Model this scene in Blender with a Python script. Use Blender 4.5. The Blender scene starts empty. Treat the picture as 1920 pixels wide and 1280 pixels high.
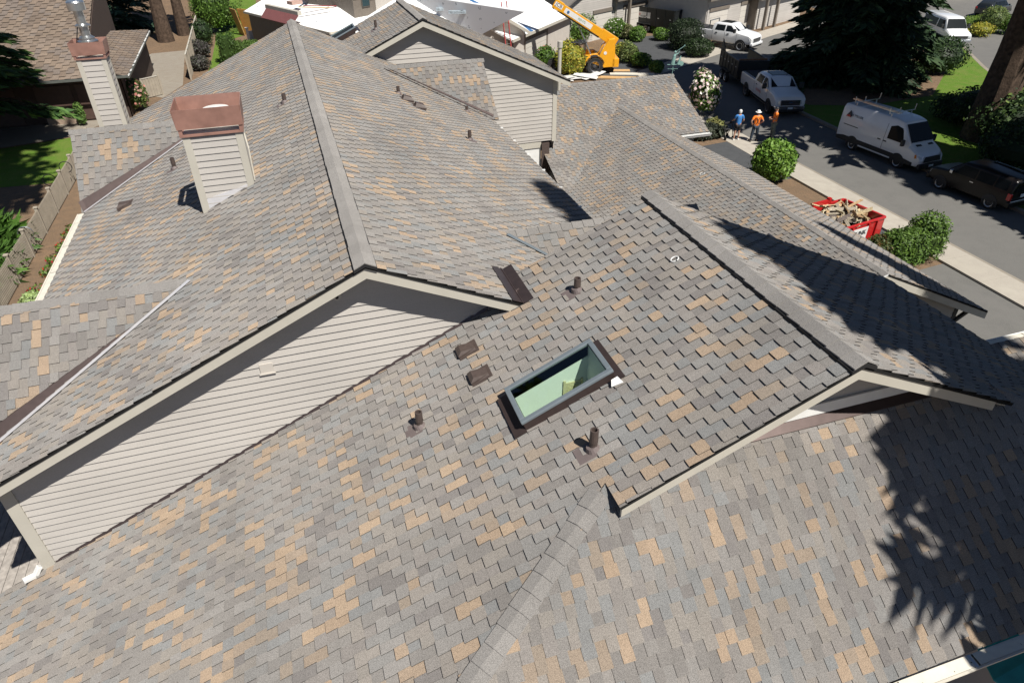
import bpy, bmesh, math, random
import numpy as np
from mathutils import Vector, Matrix
# ------------------------------------------------------------------ camera, world, sun
scn = bpy.context.scene
CAMZ = 13.1
CR_ = Vector((0.95170538, -0.3069319, -0.00704889)); CU_ = Vector((0.18116401, 0.54290388, 0.82002133)); CF_ = Vector((0.24786383, 0.78169572, -0.57228955))
FPX = 1270.86
cam = bpy.data.cameras.new('camera'); camo = bpy.data.objects.new('camera', cam); scn.collection.objects.link(camo); scn.camera = camo
cam.sensor_width = 36.0; cam.lens = FPX/1920*36.0; cam.clip_end = 2000; cam.clip_start = .1
camo.matrix_world = Matrix(((CR_.x, CU_.x, -CF_.x, 0), (CR_.y, CU_.y, -CF_.y, 0), (CR_.z, CU_.z, -CF_.z, CAMZ), (0, 0, 0, 1)))
SUN = Vector((-.216, .527, -.822)).normalized()
w = bpy.data.worlds.new('World'); scn.world = w; w.use_nodes = True
nt = w.node_tree; sky = nt.nodes.new('ShaderNodeTexSky'); sky.sky_type = 'NISHITA'; sky.sun_disc = False
sky.sun_elevation = math.radians(55.3); sky.sun_rotation = math.radians(157.7); sky.air_density = .6; sky.dust_density = .2; sky.ozone_density = 2.0
nt.links.new(sky.outputs[0], nt.nodes['Background'].inputs[0]); nt.nodes['Background'].inputs[1].default_value = .055
sl = bpy.data.lights.new('sun', 'SUN'); sl.energy = 5.0; sl.angle = math.radians(.53); sl.color = (1, .955, .88)
so = bpy.data.objects.new('sun', sl); scn.collection.objects.link(so); so.rotation_euler = SUN.to_track_quat('-Z', 'Y').to_euler()
scn.view_settings.view_transform = 'Standard'; scn.view_settings.look = 'None'; scn.view_settings.exposure = .42; scn.view_settings.gamma = 1.0
scn.render.resolution_x = 1024; scn.render.resolution_y = 682
R = random.Random(7)

# ------------------------------------------------------------------ helpers
def link(o): scn.collection.objects.link(o); return o
def ray(u, v): return CF_ + CR_*((u-960)/FPX) - CU_*((v-640)/FPX)
def gr(u, v, z=0.0):                       # the ground (or level z) point seen at a photo pixel
    r = ray(u, v); return Vector((0, 0, CAMZ)) + r*((z-CAMZ)/r.z)
def tag(o, label=None, cat=None, group=None, kind=None):
    if label: o['label'] = label
    if cat: o['category'] = cat
    if group: o['group'] = group
    if kind: o['kind'] = kind
    return o
def empty(name, loc=(0, 0, 0), rz=0, label=None, cat=None, group=None):
    o = link(bpy.data.objects.new(name, None)); o.location = loc; o.rotation_euler = (0, 0, rz); o.empty_display_size = .3
    return tag(o, label, cat, group)
def node_mat(name): 
    m = bpy.data.materials.new(name); m.use_nodes = True; return m, m.node_tree, m.node_tree.nodes['Principled BSDF']
def mat(name, c, rough=.6, metal=0., var=.12, scale=6., spec=.5, bump=0., bscale=40., coat=0.):
    m, t, b = node_mat(name)
    b.inputs['Roughness'].default_value = rough; b.inputs['Metallic'].default_value = metal; b.inputs['Specular IOR Level'].default_value = spec
    if coat: b.inputs['Coat Weight'].default_value = coat; b.inputs['Coat Roughness'].default_value = .05
    tc = t.nodes.new('ShaderNodeTexCoord'); n = t.nodes.new('ShaderNodeTexNoise'); n.inputs['Scale'].default_value = scale; n.inputs['Detail'].default_value = 6
    t.links.new(tc.outputs['Object'], n.inputs['Vector'])
    mr = t.nodes.new('ShaderNodeMapRange'); mr.inputs['From Min'].default_value = .3; mr.inputs['From Max'].default_value = .7
    mr.inputs['To Min'].default_value = 1-var; mr.inputs['To Max'].default_value = 1+var; t.links.new(n.outputs['Fac'], mr.inputs['Value'])
    mx = t.nodes.new('ShaderNodeVectorMath'); mx.operation = 'SCALE'; mx.inputs[0].default_value = c[:3]; t.links.new(mr.outputs[0], mx.inputs['Scale'])
    t.links.new(mx.outputs[0], b.inputs['Base Color'])
    if bump:
        n2 = t.nodes.new('ShaderNodeTexNoise'); n2.inputs['Scale'].default_value = bscale; t.links.new(tc.outputs['Object'], n2.inputs['Vector'])
        bp = t.nodes.new('ShaderNodeBump'); bp.inputs['Strength'].default_value = bump; bp.inputs['Distance'].default_value = .02
        t.links.new(n2.outputs['Fac'], bp.inputs['Height']); t.links.new(bp.outputs[0], b.inputs['Normal'])
    return m
def attr_mat(name, rough=.9, speckle=.3, sscale=180., spec=.25, big=.08, trans=0.):
    m, t, b = node_mat(name); b.inputs['Roughness'].default_value = rough; b.inputs['Specular IOR Level'].default_value = spec
    at = t.nodes.new('ShaderNodeAttribute'); at.attribute_name = 'tint'
    tc = t.nodes.new('ShaderNodeTexCoord'); n = t.nodes.new('ShaderNodeTexNoise'); n.inputs['Scale'].default_value = sscale; n.inputs['Detail'].default_value = 3
    t.links.new(tc.outputs['Object'], n.inputs['Vector'])
    mr = t.nodes.new('ShaderNodeMapRange'); mr.inputs['From Min'].default_value = .4; mr.inputs['From Max'].default_value = .6
    mr.inputs['To Min'].default_value = 1-speckle; mr.inputs['To Max'].default_value = 1+speckle; t.links.new(n.outputs['Fac'], mr.inputs['Value'])
    n2 = t.nodes.new('ShaderNodeTexNoise'); n2.inputs['Scale'].default_value = .9; n2.inputs['Detail'].default_value = 5; t.links.new(tc.outputs['Object'], n2.inputs['Vector'])
    m2 = t.nodes.new('ShaderNodeMapRange'); m2.inputs['From Min'].default_value = .3; m2.inputs['From Max'].default_value = .7
    m2.inputs['To Min'].default_value = 1-big; m2.inputs['To Max'].default_value = 1+big; t.links.new(n2.outputs['Fac'], m2.inputs['Value'])
    mm = t.nodes.new('ShaderNodeMath'); mm.operation = 'MULTIPLY'; t.links.new(mr.outputs[0], mm.inputs[0]); t.links.new(m2.outputs[0], mm.inputs[1])
    mx = t.nodes.new('ShaderNodeVectorMath'); mx.operation = 'SCALE'; t.links.new(at.outputs['Color'], mx.inputs[0]); t.links.new(mm.outputs[0], mx.inputs['Scale'])
    t.links.new(mx.outputs[0], b.inputs['Base Color'])
    if trans:
        tr = t.nodes.new('ShaderNodeBsdfTranslucent'); t.links.new(mx.outputs[0], tr.inputs['Color']); ms = t.nodes.new('ShaderNodeMixShader'); ms.inputs[0].default_value = trans
        t.links.new(b.outputs[0], ms.inputs[1]); t.links.new(tr.outputs[0], ms.inputs[2]); t.links.new(ms.outputs[0], t.nodes['Material Output'].inputs['Surface'])
    return m
class MB:                                   # mesh builder: verts, faces, one tint per face, material index per face
    def __init__(s): s.v = []; s.f = []; s.c = []; s.mi = []; s.cur = (1, 1, 1); s.m = 0
    def face(s, idx): s.f.append(tuple(idx)); s.c.append(s.cur); s.mi.append(s.m)
    def poly(s, pts):
        i = len(s.v); s.v += [tuple(p) for p in pts]; s.face(range(i, i+len(pts)))
    def prism(s, top, bot):                 # two matching rings, top ring counter-clockwise seen from outside
        i = len(s.v); n = len(top); s.v += [tuple(p) for p in top]+[tuple(p) for p in bot]
        s.face(range(i, i+n)); s.face([i+n+k for k in reversed(range(n))])
        for k in range(n): s.face((i+k, i+n+k, i+n+(k+1) % n, i+(k+1) % n))
    def box(s, x0, x1, y0, y1, z0, z1, M=None):
        p = [Vector(q) for q in ((x0, y0, z1), (x1, y0, z1), (x1, y1, z1), (x0, y1, z1), (x0, y0, z0), (x1, y0, z0), (x1, y1, z0), (x0, y1, z0))]
        if M is not None: p = [M @ q for q in p]
        s.prism(p[:4], p[4:])
    def bar(s, a, b, wx, wz, up=(0, 0, 1)): # rectangular bar from a to b
        a = Vector(a); b = Vector(b); d = (b-a).normalized(); u = Vector(up)
        if abs(d.dot(u)) > .98: u = Vector((1, 0, 0))
        r = d.cross(u).normalized(); u = r.cross(d)
        q = [r*(-wx/2)+u*(-wz/2), r*(wx/2)+u*(-wz/2), r*(wx/2)+u*(wz/2), r*(-wx/2)+u*(wz/2)]
        s.prism([b+k for k in q], [a+k for k in q])
    def tube(s, pts, rad, n=8, cap=True):
        pts = [Vector(p) for p in pts]; rad = rad if isinstance(rad, (list, tuple)) else [rad]*len(pts); rings = []
        for k, p in enumerate(pts):
            d = (pts[min(k+1, len(pts)-1)]-pts[max(k-1, 0)]).normalized(); u = Vector((0, 0, 1)) if abs(d.z) < .9 else Vector((1, 0, 0))
            r = d.cross(u).normalized(); u = r.cross(d); i = len(s.v)
            s.v += [tuple(p+(r*math.cos(2*math.pi*j/n)+u*math.sin(2*math.pi*j/n))*rad[k]) for j in range(n)]; rings.append(i)
        for a, b in zip(rings, rings[1:]):
            for j in range(n): s.face((a+j, b+j, b+(j+1) % n, a+(j+1) % n)[::-1])
        if cap: s.face([rings[0]+j for j in range(n)]); s.face([rings[-1]+j for j in reversed(range(n))])
    def lathe(s, prof, n=24, M=None):       # prof: (r, z) list round local z
        M = M or Matrix(); rings = []
        for r, z in prof:
            i = len(s.v); s.v += [tuple(M @ Vector((r*math.cos(2*math.pi*j/n), r*math.sin(2*math.pi*j/n), z))) for j in range(n)]; rings.append(i)
        for a, b in zip(rings, rings[1:]):
            for j in range(n): s.face((a+j, a+(j+1) % n, b+(j+1) % n, b+j))
        if prof[0][0] > 1e-3: s.face([rings[0]+j for j in reversed(range(n))])
        if prof[-1][0] > 1e-3: s.face([rings[-1]+j for j in range(n)])
    def build(s, name, mats, parent=None, smooth=False, bevel=0.):
        me = bpy.data.meshes.new(name); me.from_pydata(s.v, [], s.f); me.update()
        mats = mats if isinstance(mats, (list, tuple)) else [mats]
        for m in mats: me.materials.append(m)
        if len(mats) > 1: me.polygons.foreach_set('material_index', s.mi)
        if any(c != (1, 1, 1) for c in s.c):
            a = me.attributes.new('tint', 'FLOAT_COLOR', 'FACE'); arr = np.ones((len(s.f), 4), np.float32); arr[:, :3] = np.array([c[:3] for c in s.c]); a.data.foreach_set('color', arr.ravel())
        if smooth: me.polygons.foreach_set('use_smooth', [True]*len(me.polygons)); me.set_sharp_from_angle(angle=math.radians(38))
        o = link(bpy.data.objects.new(name, me))
        if parent is not None: o.parent = parent
        if bevel:
            b = o.modifiers.new('bevel', 'BEVEL'); b.width = bevel; b.segments = 2; b.limit_method = 'ANGLE'
        return o
def copy_tree(o, parent=None):
    c = o.copy(); link(c); c.parent = parent
    for ch in list(o.children): copy_tree(ch, c)
    return c
def clip(poly, a, b):                       # keep the left side of a->b
    out = []; n = len(poly); ex, ey = b[0]-a[0], b[1]-a[1]
    d = [ex*(p[1]-a[1])-ey*(p[0]-a[0]) for p in poly]
    for i in range(n):
        j = (i+1) % n
        if d[i] >= 0: out.append(poly[i])
        if (d[i] > 0) != (d[j] > 0) and abs(d[i]-d[j]) > 1e-12:
            t = d[i]/(d[i]-d[j]); out.append((poly[i][0]+t*(poly[j][0]-poly[i][0]), poly[i][1]+t*(poly[j][1]-poly[i][1])))
    return out
def clip_convex(poly, conv):
    for i in range(len(conv)):
        poly = clip(poly, conv[i], conv[(i+1) % len(conv)])
        if len(poly) < 3: return []
    ar = sum(poly[i][0]*poly[(i+1) % len(poly)][1]-poly[(i+1) % len(poly)][0]*poly[i][1] for i in range(len(poly)))
    return poly if ar > 2e-4 else []
def ccw(p):
    ar = sum(p[i][0]*p[(i+1) % len(p)][1]-p[(i+1) % len(p)][0]*p[i][1] for i in range(len(p)))
    return p if ar > 0 else p[::-1]
def text_mesh(name, body, size, mtl, parent, M, ext=.002):
    cu = bpy.data.curves.new(name, 'FONT'); cu.body = body; cu.size = size; cu.extrude = ext; cu.align_x = 'CENTER'; cu.align_y = 'CENTER'
    tmp = link(bpy.data.objects.new('tmp_text', cu)); bpy.context.view_layer.update()
    me = bpy.data.meshes.new_from_object(tmp.evaluated_get(bpy.context.evaluated_depsgraph_get())); bpy.data.objects.remove(tmp)
    me.materials.clear(); me.materials.append(mtl); me.name = name
    me.transform(M); o = link(bpy.data.objects.new(name, me)); o.parent = parent; return o

# ------------------------------------------------------------------ materials
M_SH = attr_mat('asphalt_shingle', .93, .34, 190., .2, .1); M_SH.node_tree.nodes['Principled BSDF'].inputs['Diffuse Roughness'].default_value = .55
M_CAP = mat('ridge_cap_shingle', (.175, .17, .165), .93, 0, .2, 160., .2)
M_BLK = mat('black_vent', (.012, .012, .013), .7)
M_TRIM = mat('beige_trim', (.46, .435, .375), .6, 0, .05, 3.)
M_SIDE = mat('beige_siding', (.50, .465, .42), .65, 0, .04, 2.5)
M_DK = mat('dark_soffit', (.09, .085, .075), .8)
M_BRN = mat('brown_metal', (.085, .062, .058), .38, .55, .1, 9.)
M_BRP = mat('brown_plastic', (.075, .055, .048), .55, 0, .15, 20.)
M_COP = mat('copper_paint', (.31, .17, .135), .45, .15, .18, 5.)
M_WHT = mat('white_metal', (.72, .72, .70), .4, 0, .05, 8.)
M_GUT = mat('cream_gutter', (.66, .62, .53), .45, 0, .08, 8.)
M_STEEL = mat('galvanised_steel', (.55, .57, .58), .3, .9, .08, 10.)
M_GREYF = mat('grey_skylight_frame', (.20, .235, .26), .45, .3, .06, 10.)
M_WELL = mat('white_light_well', (.75, .78, .72), .8, 0, .02, 3.)
def glass_mat(name, tint, refl=.07):
    m, t, b = node_mat(name); t.nodes.remove(b)
    tr = t.nodes.new('ShaderNodeBsdfTransparent'); tr.inputs[0].default_value = (*tint, 1); gl = t.nodes.new('ShaderNodeBsdfGlossy'); gl.inputs['Roughness'].default_value = .02
    ms = t.nodes.new('ShaderNodeMixShader'); ms.inputs[0].default_value = refl
    t.links.new(tr.outputs[0], ms.inputs[1]); t.links.new(gl.outputs[0], ms.inputs[2]); t.links.new(ms.outputs[0], t.nodes['Material Output'].inputs['Surface']); return m
M_GLASS = glass_mat('green_tinted_glass', (.90, .965, .925))
def lin(r, g, b): return tuple(((c/255+.055)/1.055)**2.4 if c > 10 else c/255/12.92 for c in (r, g, b))

# ------------------------------------------------------------------ roof slopes laid with laminated shingles
GREYS = [(.186, .175, .164), (.198, .184, .171), (.202, .191, .180), (.170, .159, .149), (.190, .175, .163), (.205, .188, .169), (.190, .184, .176), (.178, .178, .175), (.209, .190, .171), (.160, .149, .142)]
TANS = [(.270, .206, .150), (.282, .216, .156), (.256, .199, .148), (.240, .193, .150), (.222, .185, .149)]
def shade(r):
    c = r.choice(TANS) if r.random() < .17 else r.choice(GREYS)
    k = r.uniform(.95, 1.05)*1.14; return tuple(x*k for x in c)
EXPO = .139
TABS = [[(.0, .135), (.27, .12), (.50, .15), (.77, .11)], [(.0, .11), (.24, .145), (.51, .12), (.75, .14)], [(.0, .15), (.28, .11), (.52, .13), (.76, .13)]]
def roof_slope(house, P0, gx, gy, pieces, seed, eave_drop=.035, name='roof_slope', expo=EXPO, palette=shade, tab=(.10, .20), tall=.0085):
    """plane z = P0.z + gx*(x-P0.x) + gy*(y-P0.y); pieces are convex plan polygons; one mesh with every shingle tab raised on it"""
    r = random.Random(seed); P0 = Vector(P0); g = Vector((gx, gy, gx*gx+gy*gy)); Sd = g.normalized(); N = Vector((-gx, -gy, 1)).normalized(); Ed = Sd.cross(N)
    def to2(x, y):
        p = Vector((x, y, P0.z+gx*(x-P0.x)+gy*(y-P0.y)))-P0; return (p.dot(Ed), p.dot(Sd))
    pcs = [ccw([to2(*q) for q in pc]) for pc in pieces]
    mb = MB()
    def lay(poly, h, col, base=-.006):
        mb.cur = col; k0 = len(mb.c)
        mb.prism([P0+Ed*p[0]+Sd*p[1]+N*h(p[1]) for p in poly], [P0+Ed*p[0]+Sd*p[1]+N*base for p in poly])
        for k in range(k0+1, len(mb.c)): mb.c[k] = (.03, .028, .026)   # cut edges are bare asphalt
    bounds = []
    for pc in pcs:                          # the deck under the shingles
        mb.cur = (.012, .012, .012)
        mb.prism([P0+Ed*p[0]+Sd*p[1]-N*.004 for p in pc], [P0+Ed*p[0]+Sd*p[1]-N*(.004+eave_drop) for p in pc])
        bounds.append((min(p[0] for p in pc), max(p[0] for p in pc), min(p[1] for p in pc), max(p[1] for p in pc)))
    i0 = math.floor(min(b[2] for b in bounds)/expo)-1; i1 = math.ceil(max(b[3] for b in bounds)/expo)+1
    tabs_prev = []; amin = min(b[0] for b in bounds); amax = max(b[1] for b in bounds)
    for i in range(i0, i1):
        b0 = i*expo; b1 = b0+expo; rects = []
        a = amin-r.uniform(0, .5)
        sc = tab[1]/.2; per = 1.0*sc; a = amin-per+((i*.138*sc) % per)-r.uniform(0, .012); col = palette(r); tabs_now = []; pj = 0
        while a < amax:                     # one shingle after another: four tabs over a backing strip, courses stepped sideways
            seq = r.choice(TABS)
            for k, (t0, tw) in enumerate(seq):
                t0 = a+t0*sc+r.uniform(-.008, .008)*sc; tw = tw*sc; nx = a+(seq[k+1][0]*sc if k+1 < len(seq) else per)
                if r.random() > .25: col = palette(r)
                rects.append((t0, t0+tw, b0-r.uniform(0, .006), b1, tall, col, tall)); tabs_now.append((t0, t0+tw, col))
                gm = (t0+tw+nx)/2           # the gap often carries on the granule blend of the tab below it
                while pj < len(tabs_prev) and tabs_prev[pj][1] < gm-.03*sc: pj += 1
                if pj < len(tabs_prev) and tabs_prev[pj][0] < gm+.03*sc and r.random() < .72: kk = r.uniform(.96, 1.04); gc = tuple(x*kk for x in tabs_prev[pj][2])
                else: gc = palette(r)
                rects.append((t0+tw*.5, nx+.07*sc, b0, b1, tall, gc, .0))
            a += per
        tabs_prev = tabs_now
        for (x0, x1, y0, y1, T, col, off) in rects:
            rect = [(x0, y0), (x1, y0), (x1, y1), (x0, y1)]
            for pc, bd in zip(pcs, bounds):
                if x1 < bd[0] or x0 > bd[1] or y1 < bd[2] or y0 > bd[3]: continue
                q = clip_convex(rect, pc)
                if q: lay(q, lambda b, y1=y1, T=T, off=off: .001+off+(T+.001)*min(1.05, max(0, (y1-b)/expo)), col)
    return mb.build(name, M_SH, house)
def cap_run(house, name, A, B, sl, sr, half=.135, seg=.19, lift=.014, vent=0., flip=False, material=None, thick=.012):
    """ridge or hip caps from A to B; sl/sr are unit vectors down the two slopes"""
    A = Vector(A); B = Vector(B); d = (B-A); L = d.length; d.normalize(); sl = Vector(sl).normalized(); sr = Vector(sr).normalized(); up = (-(sl+sr)).normalized()
    if (sl+sr).length < 1e-3: up = Vector((0, 0, 1))
    r = random.Random(len(name)+int(L*100)); mb = MB()
    n = max(1, int(L/seg))
    for k in range(n):
        t0 = L*k/n; t1 = L*(k+1)/n+.02; h0, h1 = (thick+.005, .003) if not flip else (.003, thick+.005)
        hw = half*r.uniform(.96, 1.04); kk = r.uniform(.93, 1.07); mb.cur = (.225*kk, .214*kk, .203*kk)
        rr = []
        for t, h in ((t0, h0), (t1, h1)):
            c = A+d*t+up*(lift+vent+h)
            rr.append([c+sl*hw, c+sl*hw*.35+up*.004, c+up*.007, c+sr*hw*.35+up*.004, c+sr*hw])
        i = len(mb.v); mb.v += [tuple(p) for p in rr[0]]+[tuple(p) for p in rr[1]]+[tuple(p-up*.014) for p in rr[0]]+[tuple(p-up*.014) for p in rr[1]]
        for j in range(4): mb.face((i+j+1, i+j, i+5+j, i+5+j+1) if True else 0)
        for j in range(4): mb.face((i+j, i+j+1, i+10+j+1, i+10+j)); mb.face((i+5+j+1, i+5+j, i+15+j, i+15+j+1))
        mb.face((i, i+10, i+15, i+5)); mb.face((i+4, i+9, i+19, i+14))
    o = mb.build(name, M_SH, house)
    if vent:
        mv = MB(); c0 = A; c1 = B; hw = half+.012
        for s_ in (sl, sr):
            mv.prism([c0+s_*hw+up*(vent+.004), c1+s_*hw+up*(vent+.004), c1+up*(vent+.006), c0+up*(vent+.006)] if s_ is sl else [c0+up*(vent+.006), c1+up*(vent+.006), c1+s_*hw+up*(vent+.004), c0+s_*hw+up*(vent+.004)],
                     [c0+s_*hw-up*.01, c1+s_*hw-up*.01, c1-up*.01, c0-up*.01] if s_ is sl else [c0-up*.01, c1-up*.01, c1+s_*hw-up*.01, c0+s_*hw-up*.01])
        mv.build('ridge_vent', M_BLK, house)
    return o
def siding(house, name, O, xd, pieces, expo=.115, mtl=None, seed=1, lap=.018):
    """lapped boards on a vertical wall through O; pieces are convex (along, height) polygons; the wall faces xd x z"""
    O = Vector(O); xd = Vector(xd).normalized(); Z = Vector((0, 0, 1)); N = xd.cross(Z); mb = MB(); r = random.Random(seed)
    for pc in pieces:
        pc = ccw(pc); b0 = min(p[1] for p in pc); b1 = max(p[1] for p in pc); a0 = min(p[0] for p in pc)-.01; a1 = max(p[0] for p in pc)+.01
        i = math.floor(b0/expo)
        while i*expo < b1:
            y0, y1 = i*expo, (i+1)*expo; k = r.uniform(.96, 1.04); mb.cur = (.43*k, .405*k, .375*k)
            q = clip_convex([(a0, y0), (a1, y0), (a1, y1), (a0, y1)], pc)
            if q:
                hs = lambda b: .004+lap*max(0, (y1-b)/expo)
                mb.prism([O+xd*p[0]+Z*p[1]+N*hs(p[1]) for p in q], [O+xd*p[0]+Z*p[1]-N*.02 for p in q])
            i += 1
    return mb.build(name, mtl or M_SID, house)
M_SID = attr_mat('lap_siding', .62, .04, 60., .35, .05)
def board(mb, pts, ny, depth):              # flat board with outline pts (3D, planar), extruded by -ny*depth
    ny = Vector(ny); mb.prism([Vector(p) for p in pts], [Vector(p)-ny*depth for p in pts])
# ================================================================== THE HOUSE
H = empty('house', (0, 0, 0), 0, 'large beige house in the foreground with tan and grey shingle roofs over several gables', 'house')
xA, zA, yA0, yA1, mA = .512, 9.1, 7.588, 24.87, .4638
xC, zC, yC0, yC1, mC = 4.811, 9.151, 3.933, 8.341, .4573
xG, zG, yG0, yG1 = 13.24, 4.844, 11.1, 26.4
# main gable
roof_slope(H, (xA, yA0, zA), mA, 0, [[(-5.09, yA0), (xA, yA0), (xA, yA1), (-5.09, yA1)]], 11)
roof_slope(H, (xA, yA0, zA), -mA, 0, [[(xA, yA0), (2.9, yA0), (2.9, yA1), (xA, yA1)], [(2.9, 7.7), (6.07, 7.7), (6.07, 24.3), (2.9, 24.3)]], 12)
# front gable with the skylight opening
sx0, sx1, sy0, sy1 = 1.92, 2.95, 5.47, 6.07
hipL = lambda x: 4.27+.647*(x-2.33)
roof_slope(H, (xC, yC0, zC), mC, 0, [[(2.33, sy1), (xC, sy1), (xC, yC1), (2.33, yC1)], [(2.33, yC0), (xC, yC0), (xC, sy0), (2.33, sy0)], [(sx1, sy0), (xC, sy0), (xC, sy1), (sx1, sy1)],
    [(-7, sy1), (2.33, sy1), (2.33, 7.96), (-7, 7.96)], [(2.33, hipL(2.33)), (2.33, sy0), (-7, sy0), (-7, 2.25), (-.82, hipL(-.82))], [(-7, sy0), (sx0, sy0), (sx0, sy1), (-7, sy1)]], 13)
roof_slope(H, (xC, yC0, zC), -mC, 0, [[(xC, yC0), (7.29, yC0), (7.29, yC1), (xC, yC1)], [(7.29, 4.27), (9.975, 4.27-.647*2.685), (9.975, yC1), (7.29, yC1)]], 14)
roof_slope(H, (2.33, 4.27, 8.02), 0, .71, [[(-.82, 2.235), (10.47, 2.235), (7.29, 4.27), (7.06, 4.41), (2.56, 4.41), (2.33, 4.27)]], 15, expo=.124, tab=(.1, .19))
# garage wing
roof_slope(H, (xG, yG0, zG), mA, 0, [[(6.6, yG0), (xG, yG0), (xG, yG1), (6.6, 24.0)]], 16)
roof_slope(H, (xG, yG0, zG), -mA, 0, [[(xG, yG0), (17.37, yG0), (17.37, 22.6), (15.2, 24.4), (xG, yG1)]], 17)
# cross wing behind the garage
roof_slope(H, (xG, 24.47, 3.98), 0, .424, [[(9.1, 21.6), (xG, 21.6), (xG, 28), (9.1, 28)], [(xG, 24.47), (16.52, 24.47), (16.52, 28), (xG, 28)]], 18)
roof_slope(H, (xG, 28, 5.477), 0, -.424, [[(9.1, 28), (16.52, 28), (16.52, 31.5), (9.1, 31.5)]], 19)
# far gable
mU = .4453; xU, zU, yU = 4.64, 9.044, 24.04
roof_slope(H, (xU, yU, zU), mU, 0, [[(1.75, yU), (xU, yU), (xU, 28.3), (1.75, 28.3)]], 20)
roof_slope(H, (xU, yU, zU), -mU, 0, [[(xU, yU), (9.97, yU), (9.97, 28.3), (xU, 28.3)]], 21)
# small cross gables on the main roof
roof_slope(H, (-3, 10.215, 7.93), 0, .826, [[(-8, 8.3), (-1.9, 8.3), (-1.9, 10.215), (-8, 10.215)]], 22)
roof_slope(H, (-3, 10.215, 7.93), 0, -.826, [[(-8, 10.215), (-1.9, 10.215), (-1.9, 11.9), (-8, 11.9)]], 23)
roof_slope(H, (-3, 18.7, 8.0), 0, 1.05, [[(-5.15, 17.15), (-1.9, 17.15), (-1.9, 18.7), (-5.15, 18.7)]], 24)
roof_slope(H, (-3, 18.7, 8.0), 0, -1.05, [[(-5.15, 18.7), (-1.9, 18.7), (-1.9, 20.2), (-5.15, 20.2)]], 25)
roof_slope(H, (4, 22.57, 8.0), 0, .81, [[(2.8, 20.8), (6.22, 20.8), (6.22, 22.57), (2.8, 22.57)]], 26)
roof_slope(H, (4, 22.57, 8.0), 0, -.81, [[(2.8, 22.57), (6.22, 22.57), (6.22, 23.6), (2.8, 23.6)]], 27)
roof_slope(H, (4, 10.36, 7.85), 0, .55, [[(3.1, 8.4), (6.95, 8.4), (6.95, 10.36), (3.1, 10.36)]], 28)
roof_slope(H, (4, 10.36, 7.85), 0, -.55, [[(3.1, 10.36), (6.95, 10.36), (6.95, 11.6), (3.1, 11.6)]], 29)
# low roof past the right eave
roof_slope(H, (12, 7.36, 5.5), 0, .45, [[(10.6, 4.0), (16, 4.0), (16, 7.36), (10.6, 7.36)]], 30)
def sl2(gx, gy): return Vector((-gx, -gy, -(gx*gx+gy*gy))).normalized()
cap_run(H, 'ridge_cap', (xA, yA0-.03, zA), (xA, yA1, zA), sl2(mA, 0), sl2(-mA, 0), .15, .28, vent=.032, flip=True)
cap_run(H, 'ridge_cap', (xC, yC0-.02, zC), (xC, yC1+.03, zC), sl2(mC, 0), sl2(-mC, 0), .15, .2, vent=.032)
cap_run(H, 'ridge_cap', (xG, yG0-.02, zG), (xG, yG1, zG), sl2(mA, 0), sl2(-mA, 0), .14, .2, flip=True)
cap_run(H, 'ridge_cap', (xU, yU-.02, zU), (xU, 28.32, zU), sl2(mU, 0), sl2(-mU, 0), .15, .3, vent=.04, flip=True)
cap_run(H, 'ridge_cap', (-8, 10.215, 7.93), (-1.95, 10.215, 7.93), sl2(0, .826), sl2(0, -.826), .13, .2)
cap_run(H, 'ridge_cap', (-5.18, 18.7, 8.0), (-1.9, 18.7, 8.0), sl2(0, 1.05), sl2(0, -1.05), .12, .2)
cap_run(H, 'ridge_cap', (2.85, 22.57, 8.0), (6.25, 22.57, 8.0), sl2(0, .81), sl2(0, -.81), .13, .2)
cap_run(H, 'ridge_cap', (3.15, 10.36, 7.85), (6.95, 10.36, 7.85), sl2(0, .55), sl2(0, -.55), .14, .2)
cap_run(H, 'ridge_cap', (9.1, 28, 5.477), (16.55, 28, 5.477), sl2(0, .424), sl2(0, -.424), .13, .25)
def hip(A, B, n1, n2, name='hip_cap', **k):
    A, B = Vector(A), Vector(B); d = (B-A).normalized(); n1 = Vector(n1).normalized(); n2 = Vector(n2).normalized()
    s1 = d.cross(n1); s2 = d.cross(n2); s1 = s1 if s1.dot(n2) > 0 else -s1; s2 = s2 if s2.dot(n1) > 0 else -s2
    return cap_run(H, name, A, B, -s1 if s1.z > 0 else s1, -s2 if s2.z > 0 else s2, **k)
def pC(x, y): return Vector((x, y, zC-mC*abs(x-xC)))
hip(pC(2.24, hipL(2.24)), pC(-.8, hipL(-.8)), (-mC, 0, 1), (0, -.71, 1), half=.125, seg=.193, flip=True)
hip(pC(7.35, 4.25), pC(9.9, 2.58), (mC, 0, 1), (0, -.71, 1), half=.125, seg=.193, flip=True)
# ---- rake boards: x0/x1 outer ends, apex; the board hangs below the shingles
def rake(xa, za, m, y, xl, xr, h=.135, drop=.042, th=.03, face=-1):
    mb = MB(); ny = Vector((0, face, 0))
    for xe in (xl, xr):
        if xe is None: continue
        ze = za-m*abs(xe-xa); t, b = -drop, -drop-h
        q = [(xa, y, za+t), (xa, y, za+b-.012), (xe, y, ze+b), (xe, y, ze+t)]
        board(mb, q if xe < xa else q[::-1], ny, th)
    return mb.build('rake_board', M_TRIM, H)
rake(xA, zA, mA, yA0+.012, -5.12, 2.62)
rake(xC, zC, mC, yC0+.012, 2.36, 7.0, h=.125)
rake(xC, zC, mC, yC1-.012, 2.7, 7.5, face=1)
rake(xG, zG, mA, yG0+.012, 9.3, 17.4, h=.2)
rake(xU, zU, mU, yU+.012, 2.55, 9.97, h=.17); rake(xU, zU, mU, 28.29, 1.8, 9.97, h=.17, face=1)
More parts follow.
